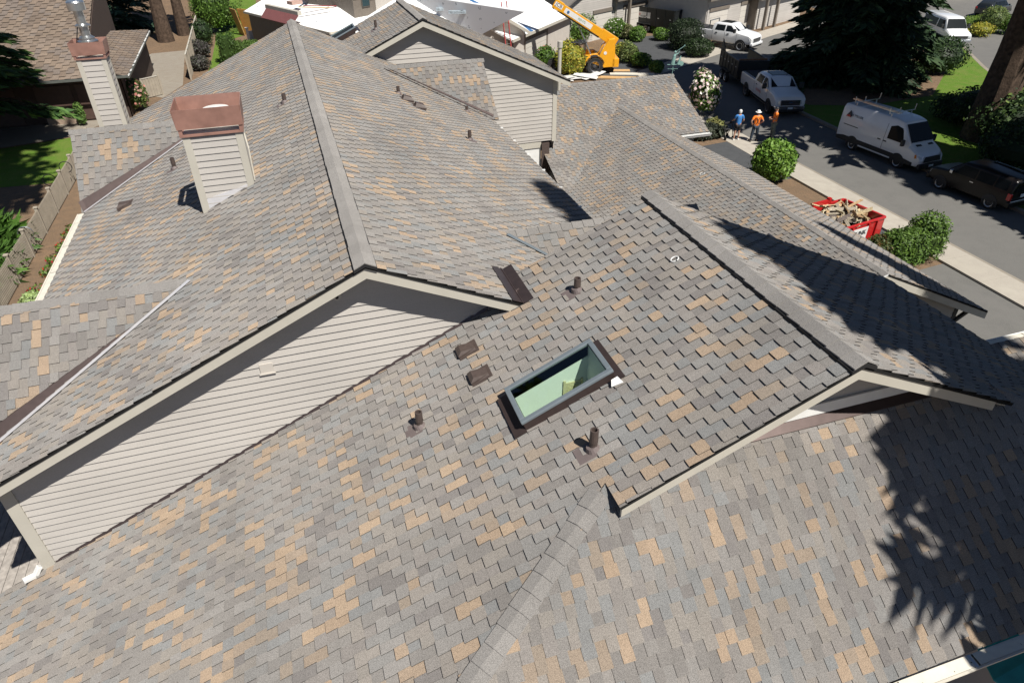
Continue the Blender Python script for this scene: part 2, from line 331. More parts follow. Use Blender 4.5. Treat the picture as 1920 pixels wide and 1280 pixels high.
# soffits under the overhangs
for (xa, za, m, y0, y1, xl, xr) in ((xA, zA, mA, yA0+.02, 7.95, -5.05, 2.75), (xC, zC, mC, yC0+.02, 4.41, 2.4, 7.2), (xU, zU, mU, yU+.02, 24.4, 2.6, 9.9), (xG, zG, mA, yG0+.02, 11.46, 9.3, 17.3)):
    mb = MB()
    for xe in (xl, xr):
        ze = za-m*abs(xe-xa); q = [Vector((xa, y0, za-.06)), Vector((xe, y0, ze-.06)), Vector((xe, y1, ze-.06)), Vector((xa, y1, za-.06))]
        mb.prism(q, [p-Vector((0, 0, .012)) for p in q])
    mb.build('soffit', M_TRIM, H)
# ---- gable wall of the main roof
zr = lambda x: zA-mA*abs(x-xA)-.07
w1 = siding(H, 'gable_wall', (0, 7.95, 0), (1, 0, 0), [[(-4.42, 4.85), (-4.42, zr(-4.42)), (xA, zr(xA)), (2.8, zr(2.8)), (2.8, 7.9)]], .116, seed=2, lap=.022)
mb = MB(); mb.box(-4.56, -4.415, 7.915, 7.95, 4.8, zr(-4.5)); mb.box(-4.585, -4.56, 7.915, 8.08, 4.8, zr(-4.5)); mb.build('corner_board', M_TRIM, H)
mb = MB(); mb.box(5.98, 6.0, 8.4, 24.4, 2, 6.4); mb.build('side_wall', M_SIDE, H)
mb = MB()                                   # dark flashing where the wall meets the front roof
for k in range(36):
    x0 = -4.4+k*.195; x1 = x0+.2; p = [pC(x0, 7.93), pC(x1, 7.93)]; up = Vector((0, 0, .035))
    mb.prism([p[0]+Vector((0, -.022, .012)), p[1]+Vector((0, -.022, .012)), p[1]+Vector((0, 0, .05)), p[0]+Vector((0, 0, .05))], [p[0]+Vector((0, -.022, -.01)), p[1]+Vector((0, -.022, -.01)), p[1]+Vector((0, 0, -.01)), p[0]+Vector((0, 0, -.01))])
mb.build('step_flashing', M_BRN, H)
mb = MB(); mb.lathe([(.062, 0), (.062, .012), (.045, .016), (.02, .02)], 20, Matrix.Translation((.12, 7.925, 8.55)) @ Matrix.Rotation(math.pi/2, 4, 'X')); o = mb.build('vent_cover', M_SIDE, H)
mb = MB(); mb.lathe([(.022, .02), (.022, .05)], 14, Matrix.Translation((.12, 7.925, 8.55)) @ Matrix.Rotation(math.pi/2, 4, 'X')); mb.build('camera_eye', M_BLK, o)
mb = MB(); mb.box(-1.03, -.86, 7.915, 7.94, 7.55, 7.70); mb.box(-1.05, -.84, 7.90, 7.915, 7.535, 7.555); mb.build('wall_vent_cover', M_SIDE, H)
mb = MB(); mb.bar((-4.83, 7.80, 4.86), (-4.70, 7.88, 4.84), .08, .06); mb.bar((-4.70, 7.88, 4.84), (-4.62, 7.93, 4.95), .08, .06); mb.build('downspout_elbow', M_WHT, H, bevel=.008)
mb = MB()                                   # deck boards past the corner
for k in range(26): mb.box(-8.2+k*.145, -8.2+k*.145+.136, 8.2, 13.2, 3.52, 3.55)
mb.build('deck_boards', mat('weathered_deck', (.34, .31, .28), .8, 0, .25, 12.), H)
# ---- small gable wall above the hip end
siding(H, 'gable_wall', (0, 4.41, 0), (1, 0, 0), [[(2.85, 8.12), (6.77, 8.12), (xC, zC-.1)]], .116, seed=3)
mb = MB(); board(mb, [(2.92, 4.365, 8.15), (6.70, 4.365, 8.15), (6.38, 4.365, 8.30), (3.24, 4.365, 8.30)], (0, -1, 0), .025); mb.build('trim_board', M_WHT, H)
mb = MB(); q = [Vector((x, y, 8.02-.71*(4.27-y)+.03)) for x, y in ((3.0, 4.29), (6.6, 4.29), (6.6, 4.40), (3.0, 4.40))]; mb.prism(q, [p-Vector((0, 0, .01)) for p in q]); mb.box(3.0, 6.6, 4.386, 4.397, 8.1, 8.145); mb.build('apron_flashing', M_BRN, H)
# ---- far gable wall, corner, lower wall
zu = lambda x: zU-mU*abs(x-xU)-.08
siding(H, 'gable_wall', (0, 24.4, 0), (1, 0, 0), [[(2.4, zu(2.4)-.1), (2.4, 4.42), (9.42, 4.42), (9.42, zu(9.42)), (xU, zu(xU)), (2.5, zu(2.5))]], .15, seed=4)
mb = MB(); mb.box(9.42, 9.56, 24.36, 24.4, 4.38, zu(9.5)); mb.box(9.56, 9.585, 24.36, 24.5, 4.38, zu(9.55)); mb.build('corner_board', M_TRIM, H)
mb = MB(); mb.box(6.0, 9.0, 24.41, 24.44, 4.16, 4.42); mb.build('beam', M_TRIM, H)
mb = MB(); mb.box(5.0, 9.0, 24.45, 24.5, 1.5, 4.16); mb.build('lower_wall', M_WHT, H)
mb = MB(); mb.box(9.0, 9.3, 24.3, 24.36, 3.2, 4.36); mb.build('corner_shade', M_BRP, H)  # dark box standing in for the shade of the recessed corner
mb = MB(); mb.tube([(10.05, 25.4, 6.0), (10.05, 25.4, 7.6)], .07, 12); mb.lathe([(.10, 0), (.10, .22), (.0, .24)], 14, Matrix.Translation((10.05, 25.4, 7.55))); mb.build('vent_stack', M_TRIM, H)
# ---- garage gable end, walls and bracket
zg = lambda x: zG-mA*abs(x-xG)-.08
siding(H, 'gable_wall', (0, 11.46, 0), (1, 0, 0), [[(9.6, 0), (16.55, 0), (16.55, zg(16.55)), (xG, zg(xG)), (9.6, zg(9.6))]], .16, seed=5)
mb = MB(); mb.box(16.55, 16.68, 11.42, 11.47, 0, zg(16.6)); mb.build('corner_board', M_DK, H)
mb = MB(); mb.bar((16.6, 11.4, 2.55), (17.2, 11.4, 2.95), .09, .09); mb.bar((16.6, 11.3, 3.05), (17.3, 11.3, 2.92), .09, .09); mb.build('eave_bracket', M_DK, H)
for bb in ((16.6, 16.63, 11.5, 22.5, 0, 3.1), (16.0, 16.03, 24.8, 31, 0, 3.9), (9.5, 15.98, 24.8, 24.83, 0, 3.9), (9.3, 9.33, 3.0, 11, 0, 6.6), (0, 9.28, 4.6, 4.63, 0, 6.4), (9.54, 9.56, 24.5, 28.0, 3.5, 6.7), (2.13, 9.52, 28.0, 28.02, 0, 7.0), (2.1, 2.12, 24.9, 28, 0, 7.2), (-4.56, -4.54, 7.97, 24.6, 0, 6.5), (-4.5, 6.0, 24.62, 24.64, 0, 6.6)): mb = MB(); mb.box(*bb); mb.build('side_wall', M_SIDE, H)
# ---- gutters and drip edges
def gutter(name, a, b, out, guard=True, m=None, seg=1.22, dirty=False):
    a, b, out = Vector(a), Vector(b), Vector(out); d = (b-a).normalized(); L = (b-a).length; mb = MB(); Z = Vector((0, 0, 1))
    def strip(o0, z0, o1, z1, th=.006, t0=0, t1=None):
        t1 = L if t1 is None else t1; q = [a+d*t0+out*o0+Z*z0, a+d*t1+out*o0+Z*z0, a+d*t1+out*o1+Z*z1, a+d*t0+out*o1+Z*z1]; n = (q[1]-q[0]).cross(q[2]-q[0]).normalized()
        mb.prism(q, [p-n*th for p in q]) if n.z >= 0 else mb.prism(q[::-1], [p+n*th for p in q[::-1]])
    strip(0, -.13, .09, -.13); strip(.09, -.13, .135, -.02); strip(.122, -.012, .145, -.008, .016); strip(-.004, -.12, -.001, -.005, .004)
    o = mb.build(name, m or M_GUT, H)
    if guard:
        mb2 = MB(); k = 0; rr = random.Random(int(L*77))
        while k*seg < L:
            t0 = k*seg+.012; t1 = min(L, (k+1)*seg-.012); q = [a+d*t0+out*.0-Z*.004, a+d*t1-Z*.004, a+d*t1+out*.118-Z*.014, a+d*t0+out*.118-Z*.014]
            n = (q[1]-q[0]).cross(q[2]-q[0]).normalized(); q = q if n.z > 0 else q[::-1]
            mb2.prism(q, [p-Z*.005 for p in q]); k += 1
        mb2.build('gutter_guard', M_GUT, o)
        if dirty:
            mb3 = MB()
            for _ in range(60):
                t = rr.uniform(0, L); c = a+d*t+out*rr.uniform(.01, .1); l = rr.uniform(.004, .02); e = d*rr.uniform(.002, .008)
                z = Z*(-.004-.01*((c-a-d*t).length/.118)+.002)
                mb3.poly([c+z-e, c+z+e, c+z+e+out*l, c+z-e+out*l])
            mb3.build('debris', M_BLK, o)
            mb4 = MB()
            for t in np.arange(.3, L, 1.22):
                c = a+d*t; mb4.bar(c-Z*.006, c+out*.13-Z*.012, .03, .004)
            mb4.build('gutter_clip', M_STEEL, o)
    return o
gutter('gutter', (-5.10, 10.6, 6.50), (-5.10, 17.25, 6.50), (-1, 0, 0))
gutter('gutter', (-.9, 2.22, 6.565), (10.5, 2.22, 6.565), (0, -1, 0), dirty=True, seg=.92)
gutter('gutter', (14.7, 24.45, 3.97), (16.55, 24.45, 3.97), (0, -1, 0), False, M_WHT)
gutter('gutter', (10.5, 7.37, 5.5), (16, 7.37, 5.5), (0, 1, 0), True, M_WHT)
def drip(a, b, out, m=M_WHT, wd=.02):
    a, b, out = Vector(a), Vector(b), Vector(out).normalized(); mb = MB(); q = [a, b, b+out*wd, a+out*wd]; n = (q[1]-q[0]).cross(q[2]-q[0]); q = q if n.z > 0 else q[::-1]
    mb.prism(q, [p-Vector((0, 0, .05)) for p in q]); return mb.build('drip_edge', m, H)
drip((6.07, 10.4, 6.525), (6.07, 24.3, 6.525), (1, 0, -.2)); drip((17.37, 11.1, 2.93), (17.37, 22.6, 2.93), (1, 0, -.2), M_GUT); drip((9.975, 2.6, 6.795), (9.975, 8.34, 6.795), (1, 0, -.2), M_GREYF, .012)
mb = MB()                                   # clips along the main eave
for y in np.arange(11.2, 21, 1.25): mb.box(6.02, 6.1, y, y+.05, 6.53, 6.56)
mb.build('gutter_clip', M_WHT, H)
drip((9.4, yG0-.012, zG-mA*3.84+.02), (xG, yG0-.012, zG+.02), (0, -1, 0), M_WHT, .012)
# ---- valley flashings: strips lying on the two slopes either side of a valley
def strip_on(name, pts, th=.006, m=M_BRN):
    mb = MB(); q = [Vector(p) for p in pts]; n = (q[1]-q[0]).cross(q[2]-q[0]); q = q if n.z > 0 else q[::-1]
    mb.prism(q, [p-Vector((0, 0, th)) for p in q]); return mb
zAL = lambda x: zA-mA*abs(x-xA)
def valley(top, bot, fA, fB, dA, dB, wA=.06, wB=.12, lift=.038, mA_=None):
    """top/bot plan points; fA, fB height functions of the two slopes; dA, dB plan directions away from the valley on each"""
    ob = None
    for f, d, wd, m in ((fA, dA, wA, mA_ or M_BRNL), (fB, dB, wB, M_BRN)):
        d = Vector(d).normalized()*wd; P = [top, bot, (bot[0]+d.x, bot[1]+d.y), (top[0]+d.x, top[1]+d.y)]
        mb = strip_on('v', [(p[0], p[1], f(*p)+lift) for p in P]); ob = mb.build('valley_flashing', m, H)
M_BRNL = mat('pale_glint_flashing', (.66, .65, .67), .35, .2, .05, 5.)  # on the valley strips this pale colour paints sun glint on brown metal
fAL = lambda x, y: zAL(x)
valley((-1.98, 10.13), (-5.6, 8.10), fAL, lambda x, y: 7.93-.826*abs(10.215-y), (.55, -.83, 0), (-.55, .83, 0), .09, .3)
valley((-2.0, 18.62), (-5.1, 17.25), fAL, lambda x, y: 8.0-1.05*abs(18.7-y), (.4, -.9, 0), (-.4, .9, 0), .1, .2)
valley((3.02, 22.55), (6.05, 20.85), fAL, lambda x, y: 8.0-.81*abs(22.57-y), (-.45, -.9, 0), (.45, .9, 0), .07, .07, .038, M_BRN)
valley((3.22, 10.28), (3.86, 9.75), fAL, lambda x, y: 7.85-.55*abs(10.36-y), (-.6, -.8, 0), (.6, .8, 0), .13, .03, .038, M_GREYF)
for (x0, x1, f) in ((2.42, 2.589, lambda x: zAL(x)+.03), (2.591, 2.72, lambda x: zC-mC*(xC-x)+.03)):
    strip_on('v', [(x0, 7.57, f(x0)), (x1, 7.57, f(x1)), (x1, 8.6, f(x1)), (x0, 8.6, f(x0))]).build('valley_flashing', M_BRN, H)
mb = MB(); mb.tube([(2.56, 7.57, zAL(2.56)+.034), (2.56, 8.6, zAL(2.56)+.034)], .008, 6); mb.build('valley_rib', M_BRN, H)
# ---- skylight (on the front slope): curb, frame, glass, well
nC = Vector((-mC, 0, 1)).normalized(); dC = Vector((1, 0, mC)).normalized()
def skylight(org, ud, vd, n, L, W, hgt=.15):
    org = Vector(org); ud, vd, n = Vector(ud).normalized(), Vector(vd).normalized(), Vector(n).normalized(); Mx = Matrix((ud, vd, n)).transposed().to_4x4(); Mx.translation = org   # u up the slope, v along it
    s = MB(); t = .045
    for b in ((0, L, 0, t), (0, L, W-t, W), (0, t, t, W-t), (L-t, L, t, W-t)): s.box(b[0], b[1], b[2], b[3], -.02, hgt-.03, Mx)
    sk = s.build('skylight', M_BRN, H)
    f = MB(); t = .048; e = .012
    for b in ((-e, L+e, -e, t), (-e, L+e, W-t, W+e), (-e, t, t, W-t), (L-t, L+e, t, W-t)): f.box(b[0], b[1], b[2], b[3], hgt-.03, hgt+.012, Mx)
    f.build('frame', M_GREYF, sk, bevel=.008)
    g = MB(); g.box(t-.005, L-t+.005, t-.005, W-t+.005, hgt-.014, hgt-.006, Mx); g.build('glass', M_GLASS, sk)
    for b in ((-.16, 0, -.04, W+.04), (L, L+.1, -.06, W+.06)): fl = MB(); fl.box(b[0], b[1], b[2], b[3], .022, .03, Mx); fl.build('flashing', M_BRN, sk)
    fl = MB(); fl.prism([Mx @ Vector(p) for p in ((L-.1, -.10, .03), (L+.04, -.13, .03), (L+.02, -.045, .07), (L-.06, -.045, .07))], [Mx @ Vector(p) for p in ((L-.1, -.10, .022), (L+.04, -.13, .022), (L+.02, -.045, .06), (L-.06, -.045, .06))]); fl.build('flashing_corner', M_WHT, sk)
    return sk, Mx
sk, MxS = skylight((sx0-.02, sy0-.02, zC-mC*(xC-sx0)), (1, 0, mC), (0, 1, 0), nC, (sx1-sx0+.04)*math.hypot(1, mC), sy1-sy0+.04)
wl = MB(); zt = lambda x: zC-mC*(xC-x)-.0
fl_z = 6.55
def wq(p): wl.poly(p)
x0, x1, y0, y1 = sx0-.01, sx1+.01, sy0-.01, sy1+.01
def wt(x, y): p = Vector((x, y, zt(x)))+nC*.125; return tuple(p)
x0 += .035; x1 -= .035; y0 += .035; y1 -= .035
wq([(x0, y1, fl_z), (x1, y1, fl_z), wt(x1, y1), wt(x0, y1)]); wq([(x1, y0, fl_z), (x0, y0, fl_z), wt(x0, y0), wt(x1, y0)])
wq([(x0, y0, fl_z), (x0, y1, fl_z), wt(x0, y1), wt(x0, y0)]); wq([(x1, y1, fl_z), (x1, y0, fl_z), wt(x1, y0), wt(x1, y1)]); wq([(x0, y0, fl_z), (x1, y0, fl_z), (x1, y1, fl_z), (x0, y1, fl_z)])
wl.build('light_well', M_WELL, sk)
gv = MB(); gx, gz = 2.6, 7.74
for k in range(8): gv.box(gx, gx+.2, y1-.02, y1-.004, gz+k*.022, gz+.013+k*.022)
gv.box(gx-.03, gx, y1-.02, y1-.004, gz-.02, gz+.2); gv.box(gx+.2, gx+.23, y1-.02, y1-.004, gz-.02, gz+.2); gv.build('air_grille', mat('cream_grille', (.62, .55, .33), .5), sk)
# ---- pipes and hood vents
def pipe(base, n, h=.27, r=.042, flip=0):
    b = Vector(base); mb = MB(); z = b.z
    mb.tube([b-Vector((0, 0, .05)), b+Vector((0, 0, h*.45))], r*1.02, 14, False); mb.tube([b+Vector((0, 0, h*.42)), b+Vector((0, 0, h))], [r*1.16, r*1.1], 14, False)
    mb.tube([b+Vector((0, 0, h)), b+Vector((0, 0, h-.12))], [r*.75, r*.75], 14, False)
    i = len(mb.v)
    for j in range(14):
        a = 2*math.pi*j/14; mb.v += [(b.x+math.cos(a)*r*1.1, b.y+math.sin(a)*r*1.1, z+h), (b.x+math.cos(a)*r*.75, b.y+math.sin(a)*r*.75, z+h)]
    for j in range(14): k = (j+1) % 14; mb.face((i+2*j, i+2*k, i+2*k+1, i+2*j+1))
    o = mb.build('vent_pipe', M_BRP, H, smooth=False)
    n = Vector(n).normalized(); dn = Vector((n.x, n.y, 0)).normalized(); dn = (dn-n*dn.dot(n)).normalized(); al = n.cross(dn); f = MB()
    f.prism([b+n*.016+dn*q[0]+al*q[1] for q in ((-.02, -.11), (.2, -.11), (.2, .11), (-.02, .11))], [b+n*.012+dn*q[0]+al*q[1] for q in ((-.02, -.11), (.2, -.11), (.2, .11), (-.02, .11))])
    f.lathe([(r*1.9, 0), (r*1.3, .05)], 14, Matrix.Translation(b+n*.016) @ n.to_track_quat('Z', 'Y').to_matrix().to_4x4()); f.build('pipe_flashing', mat('flashing_mauve', (.15, .12, .115), .6), o)
    return o
nAL, nAR = Vector((-mA, 0, 1)).normalized(), Vector((mA, 0, 1)).normalized()
for (x, y, h) in ((.82, 6.46, .25), (2.39, 4.73, .28), (3.22, 7.24, .2)): pipe((x, y, zC-mC*(xC-x)), nC, h)
for (x, y, h) in ((2.91, 19.4, .2), (5.14, 20.6, .17), (4.22, 16.74, .25)): pipe((x, y, zAL(x)), nAR, h)
for (x, y, h) in ((-2.74, 16.39, .26), (-.11, 16.39, .2)): pipe((x, y, zAL(x)), nAL, h)
pipe((3.35, 26.1, zU-mU*(xU-3.35)), (-mU, 0, 1), .3)
def hood(base, n, w_=.11, l=.125, h=.1, bk=.35):
    b = Vector(base); n = Vector(n).normalized(); dn = Vector((n.x, n.y, 0)).normalized(); dn = (dn-n*dn.dot(n)).normalized(); al = n.cross(dn)
    prof = [(l, .012), (l*1.06, h*.62), (l*.55, h), (-l*.95, h*bk), (-l, .012)]; mb = MB()
    P = lambda s, z, a: b+dn*s+n*z+al*a
    tops = [(w_*.95), w_*1.0, w_*.72, w_*.62, w_*.95]
    i = len(mb.v); mb.v += [tuple(P(s, z, -t)) for (s, z), t in zip(prof, tops)]+[tuple(P(s, z, t)) for (s, z), t in zip(prof, tops)]
    for j in range(5): mb.face((i+j, i+(j+1) % 5, i+5+(j+1) % 5, i+5+j))
    mb.face([i+j for j in range(5)]); mb.face([i+5+j for j in reversed(range(5))])
    mb.prism([P(s, .02, a) for s, a in ((-l*1.3, -w_*1.2), (l*1.05, -w_*1.2), (l*1.05, w_*1.2), (-l*1.3, w_*1.2))], [P(s, .008, a) for s, a in ((-l*1.3, -w_*1.2), (l*1.05, -w_*1.2), (l*1.05, w_*1.2), (-l*1.3, w_*1.2))])
    return mb.build('roof_vent', M_BRP, H)
hood((1.68, 7.33, zC-mC*(xC-1.68)), nC); hood((1.69, 6.72, zC-mC*(xC-1.69)), nC); hood((3.05, 18.9, zAL(3.05)), nAR, .14, .15, .13, .85); hood((3.3, 18.5, zAL(3.3)), nAR, .14, .15, .13, .85); hood((-3.85, 15.85, zAL(-3.85)), nAL, .13, .14, .12)
# ---- far slope skylight
p = Vector((1.95, 27.15, 0)); p.z = zU-mU*(xU-p.x); skylight(p, (1, 0, mU), (0, 1, 0), (-mU, 0, 1), .95, .75, .2)
# ---- chimneys
def chimney(x0, x1, y0, y1, zlow, zs, zb, zt, ex, base_pts=None, flue=None, expo=.112):
    mb = MB(); mb.box(x0+.01, x1-.01, y0+.01, y1-.01, zlow, zs+.05); ch = mb.build('chimney', M_SIDE, H)
    zl = zlow
    siding(ch, 'siding', (0, y0, 0), (1, 0, 0), [[(x0+.09, zl), (x1-.09, zl), (x1-.09, zs-.03), (x0+.09, zs-.03)]], expo, seed=8, lap=.016)
    siding(ch, 'siding', (x1, 0, 0), (0, 1, 0), [[(y0+.09, zl), (y1-.09, zl), (y1-.09, zs-.03), (y0+.09, zs-.03)]], expo, seed=9, lap=.016)
    mb = MB(); t = .022
    for (a, b) in ((x0, x0+.1), (x1-.1, x1)): mb.box(a, b, y0-t, y0, zl, zs)
    mb.box(x1, x1+t, y0-t, y0+.1, zl, zs); mb.box(x1, x1+t, y1-.1, y1, zl, zs); mb.box(x0-t, x0, y0-t, y0+.1, zl, zs); mb.box(x0-t, x0, y1-.1, y1, zl, zs); mb.build('corner_board', M_TRIM, ch)
    mb = MB(); e = ex
    mb.box(x0-e, x1+e, y0-e, y1+e, zs, zs+.035)
    for (a, b) in ((x0-e, y0-e), (x1+e-.06, y0-e), (x0-e, y1+e-.06), (x1+e-.06, y1+e-.06)): mb.box(a, a+.06, b, b+.06, zs+.035, zb)
    e2 = e+.015
    for q in (((x0-e2, y0-e2), (x1+e2, y0-e2)), ((x1+e2, y0-e2), (x1+e2, y1+e2)), ((x1+e2, y1+e2), (x0-e2, y1+e2)), ((x0-e2, y1+e2), (x0-e2, y0-e2))):
        a, b = Vector((*q[0], 0)), Vector((*q[1], 0)); n = (b-a).cross(Vector((0, 0, 1))).normalized()
        mb.prism([a+Vector((0, 0, zb)), b+Vector((0, 0, zb)), b+n*.02+Vector((0, 0, zt)), a+n*.02+Vector((0, 0, zt))], [a-n*.012+Vector((0, 0, zb)), b-n*.012+Vector((0, 0, zb)), b+n*.008+Vector((0, 0, zt)), a+n*.008+Vector((0, 0, zt))])
    mb.build('chimney_cap', M_COP, ch)
    return ch
ch = chimney(-1.83, -.90, 12.58, 13.3, 7.7, 9.40, 9.53, 9.86, .05)
mb = MB(); mb.lathe([(.14, 0), (.14, .22), (.21, .23), (.22, .25), (.0, .28)], 24, Matrix.Translation((-1.25, 13.0, 9.47))); mb.build('flue_cap', M_WHT, ch)
mb = MB(); q = [(-1.74, 12.562, zAL(-1.74)+.03), (-1.0, 12.562, zAL(-1.0)+.03), (-1.0, 12.562, zAL(-1.0)+.06), (-1.74, 12.562, zAL(-1.74)+.22), ]; board(mb, q, (0, -1, 0), .01); mb.build('base_flashing', M_BRNL, ch)
mb = MB(); mb.tube([(-.86, 12.62, 8.5), (-.84, 12.6, 9.1), (-.86, 12.64, 9.35)], .012, 6); mb.build('cable', M_GUT, ch)
ch1 = chimney(-5.36, -4.66, 22.4, 22.95, 2.0, 8.86, 8.97, 9.30, .05, expo=.15)
mb = MB(); Mt = Matrix.Translation((-5.0, 22.7, 9.22)); mb.lathe([(.0, -.1), (.26, -.1), (.26, .06), (.2, .1), (.2, .14), (.12, .2), (.12, .42), (.19, .43), (.19, .46), (.12, .5), (.12, .82), (.22, .83), (.22, 1.02), (.2, 1.06), (.0, 1.06)], 22, Mt); mb.build('flue_pipe', M_STEEL, ch1)
mb = MB(); mb.bar((-5.25, 22.5, 9.25), (-5.1, 22.62, 9.7), .02, .02); mb.build('flue_strap', M_BLK, ch1)
# ---- weather vane on the cross wing ridge: a figure blowing a horn
VB = mat('verdigris', (.20, .34, .31), .65, .2, .2, 14.)
mb = MB(); px, py, pz = 16.5, 28.0, 5.5
mb.tube([(px, py, pz-.1), (px, py, pz+.55)], .022, 8); mb.bar((px-.3, py+.1, pz+.3), (px+.3, py-.1, pz+.3), .02, .02); mb.bar((px, py-.25, pz+.25), (px, py+.25, pz+.25), .02, .02); SC = lambda mb_: setattr(mb_, 'v', [((x-px)*.72+px, (y-py)*.72+py, (z-pz)*.72+pz) for x, y, z in mb_.v]); SC(mb); wv = mb.build('weather_vane', VB, H)
mb = MB(); zb = pz+.55
mb.bar((px-.35, py+.1, zb), (px+.5, py-.12, zb), .03, .04); mb.lathe([(.0, -.03), (.13, -.03), (.13, .03), (.0, .03)], 14, Matrix.Translation((px+.5, py-.12, zb+.05)) @ Matrix.Rotation(1.57, 4, 'X'))
mb.tube([(px-.05, py, zb), (px+.02, py, zb+.5), (px+.03, py, zb+.62)], [.13, .09, .04], 10); mb.lathe([(.0, -.08), (.07, -.03), (.075, .03), (.0, .1)], 12, Matrix.Translation((px+.05, py, zb+.72)))
mb.tube([(px+.3, py-.07, zb), (px+.36, py-.08, zb+.3), (px+.42, py-.08, zb+.5)], [.1, .06, .02], 8); mb.tube([(px+.02, py, zb+.56), (px+.22, py-.04, zb+.62), (px+.3, py-.06, zb+.78)], [.035, .03, .03], 8); SC(mb); mb.build('figure', VB, wv)
mb = MB(); mb.tube([(px+.1, py, zb+.74), (px+.5, py-.1, zb+1.02), (px+.6, py-.12, zb+1.1)], [.012, .02, .05], 8); SC(mb); mb.build('horn', VB, wv)
# ---- bits left lying on the roof
def ring(pos, n, r=.045):
    n = Vector(n).normalized(); Mx = Matrix.Translation(pos) @ n.to_track_quat('Z', 'Y').to_matrix().to_4x4(); mb = MB()
    mb.tube([Mx @ Vector((r*math.cos(a), r*1.15*math.sin(a), .012)) for a in np.linspace(.2, 6.1, 16)], .008, 6); return mb.build('plastic_ring', M_WHT)
p = Vector((4.35, 6.75, zC-mC*(xC-4.35)+.012)); tag(ring(p, nC), 'small white plastic ring lying on the shingles beside the front ridge vent', 'ring')
p = Vector((12.75, 18.9, zG-mA*(xG-12.75)+.012)); tag(ring(p, nAL, .07), 'white plastic ring lying on the garage wing roof just below its ridge', 'ring')
# ================================================================== GROUND, ROAD, NEIGHBOURS
def ground_mat(name, cols, scales=(.25, 3., 40.), rough=.95, bump=.0):
    m, t, b = node_mat(name); b.inputs['Roughness'].default_value = rough; b.inputs['Specular IOR Level'].default_value = .15
    tc = t.nodes.new('ShaderNodeTexCoord'); prev = None
    for k, (c, s) in enumerate(zip(cols[1:], scales)):
        n = t.nodes.new('ShaderNodeTexNoise'); n.inputs['Scale'].default_value = s; n.inputs['Detail'].default_value = 8; n.inputs['Roughness'].default_value = .65; t.links.new(tc.outputs['Object'], n.inputs['Vector'])
        cr = t.nodes.new('ShaderNodeMapRange'); cr.inputs['From Min'].default_value = .42; cr.inputs['From Max'].default_value = .62; t.links.new(n.outputs['Fac'], cr.inputs['Value'])
        mx = t.nodes.new('ShaderNodeMix'); mx.data_type = 'RGBA'; t.links.new(cr.outputs[0], mx.inputs[0])
        if prev is None: mx.inputs[6].default_value = (*cols[0], 1)
        else: t.links.new(prev, mx.inputs[6])
        mx.inputs[7].default_value = (*c, 1); prev = mx.outputs[2]
    t.links.new(prev, b.inputs['Base Color'])
    if bump:
        n = t.nodes.new('ShaderNodeTexNoise'); n.inputs['Scale'].default_value = 25; t.links.new(tc.outputs['Object'], n.inputs['Vector']); bp = t.nodes.new('ShaderNodeBump'); bp.inputs['Strength'].default_value = bump; bp.inputs['Distance'].default_value = .05
        t.links.new(n.outputs['Fac'], bp.inputs['Height']); t.links.new(bp.outputs[0], b.inputs['Normal'])
    return m
M_BARK = ground_mat('bark_mulch', [(.13, .085, .055), (.20, .125, .075), (.10, .07, .05), (.24, .17, .11)], (.4, 3, 30), bump=.6)
M_LAWN = ground_mat('lawn_grass', [(.10, .19, .025), (.13, .21, .03), (.17, .20, .05), (.075, .15, .018)], (.3, 1.5, 30), bump=.8)
M_ASPH = ground_mat('asphalt', [(.135, .132, .125), (.155, .15, .14), (.12, .118, .112), (.165, .16, .15)], (.15, 1.2, 60))
M_ASPD = ground_mat('dark_asphalt', [(.062, .065, .07), (.075, .078, .082), (.055, .058, .062), (.085, .087, .09)], (.3, 2, 60))
M_CONC = ground_mat('concrete', [(.36, .33, .28), (.40, .37, .315), (.32, .29, .25), (.42, .385, .33)], (.3, 2, 50))
M_CONO = ground_mat('old_concrete', [(.24, .215, .18), (.27, .245, .205), (.22, .185, .15), (.29, .26, .215)], (.3, 2, 50))
def sheet(name, pts, z, m, kind='structure', dz=0.):
    pts = ccw([(p[0], p[1]) for p in pts]); mb = MB()
    if dz: mb.prism([(x, y, z) for x, y in pts], [(x, y, z-dz) for x, y in pts])
    else: mb.poly([(x, y, z) for x, y in pts])
    return tag(mb.build(name, m), kind=kind)
def px(*ps): return [gr(u, v).xy for u, v in ps]
sheet('ground', [(-250, -120), (300, -120), (300, 330), (-250, 330)], 0, M_BARK)
edge = [(25.3, 30), (25.4, 37), (26, 44), (27.4, 48.4), (34.8, 52.5), (43.5, 57.5), (60, 66), (95, 78)]
sheet('road', [(25.3, -60)]+edge+[(130, 60), (130, -60)], .004, M_ASPH)
out = [(23.7, 30), (23.8, 37.4), (24.3, 44.8), (26.2, 49.8), (34, 54.1), (42.7, 59.1), (59.2, 67.7), (94, 80)]
for k in range(0, 44):                                              # pavement slabs along the near kerb
    y0 = -50+k*1.83
    if y0 < 30: sheet('pavement', [(23.7, y0), (25.14, y0), (25.14, y0+1.82), (23.7, y0+1.82)], .10, M_CONC, dz=.11) if k > 24 else None
sheet('pavement', [(23.7, -50), (25.14, -50), (25.14, -6.1), (23.7, -6.1)], .10, M_CONC, dz=.11)
sheet('pavement', edge+out[::-1], .012, M_CONC)
kb = MB(); kb.box(25.15, 25.3, -50, 30, -.01, .095); tag(kb.build('kerb', M_CONO), kind='structure')
isl = [(31, -60), (31.1, 31), (31.4, 37), (32.6, 42), (36, 46), (44, 49.3), (53, 50), (56.4, 48), (52, 41.9), (47.2, 34.5), (46, 26), (46, -60)]
sheet('lawn', isl, .13, M_LAWN, dz=.14)
kb = MB()
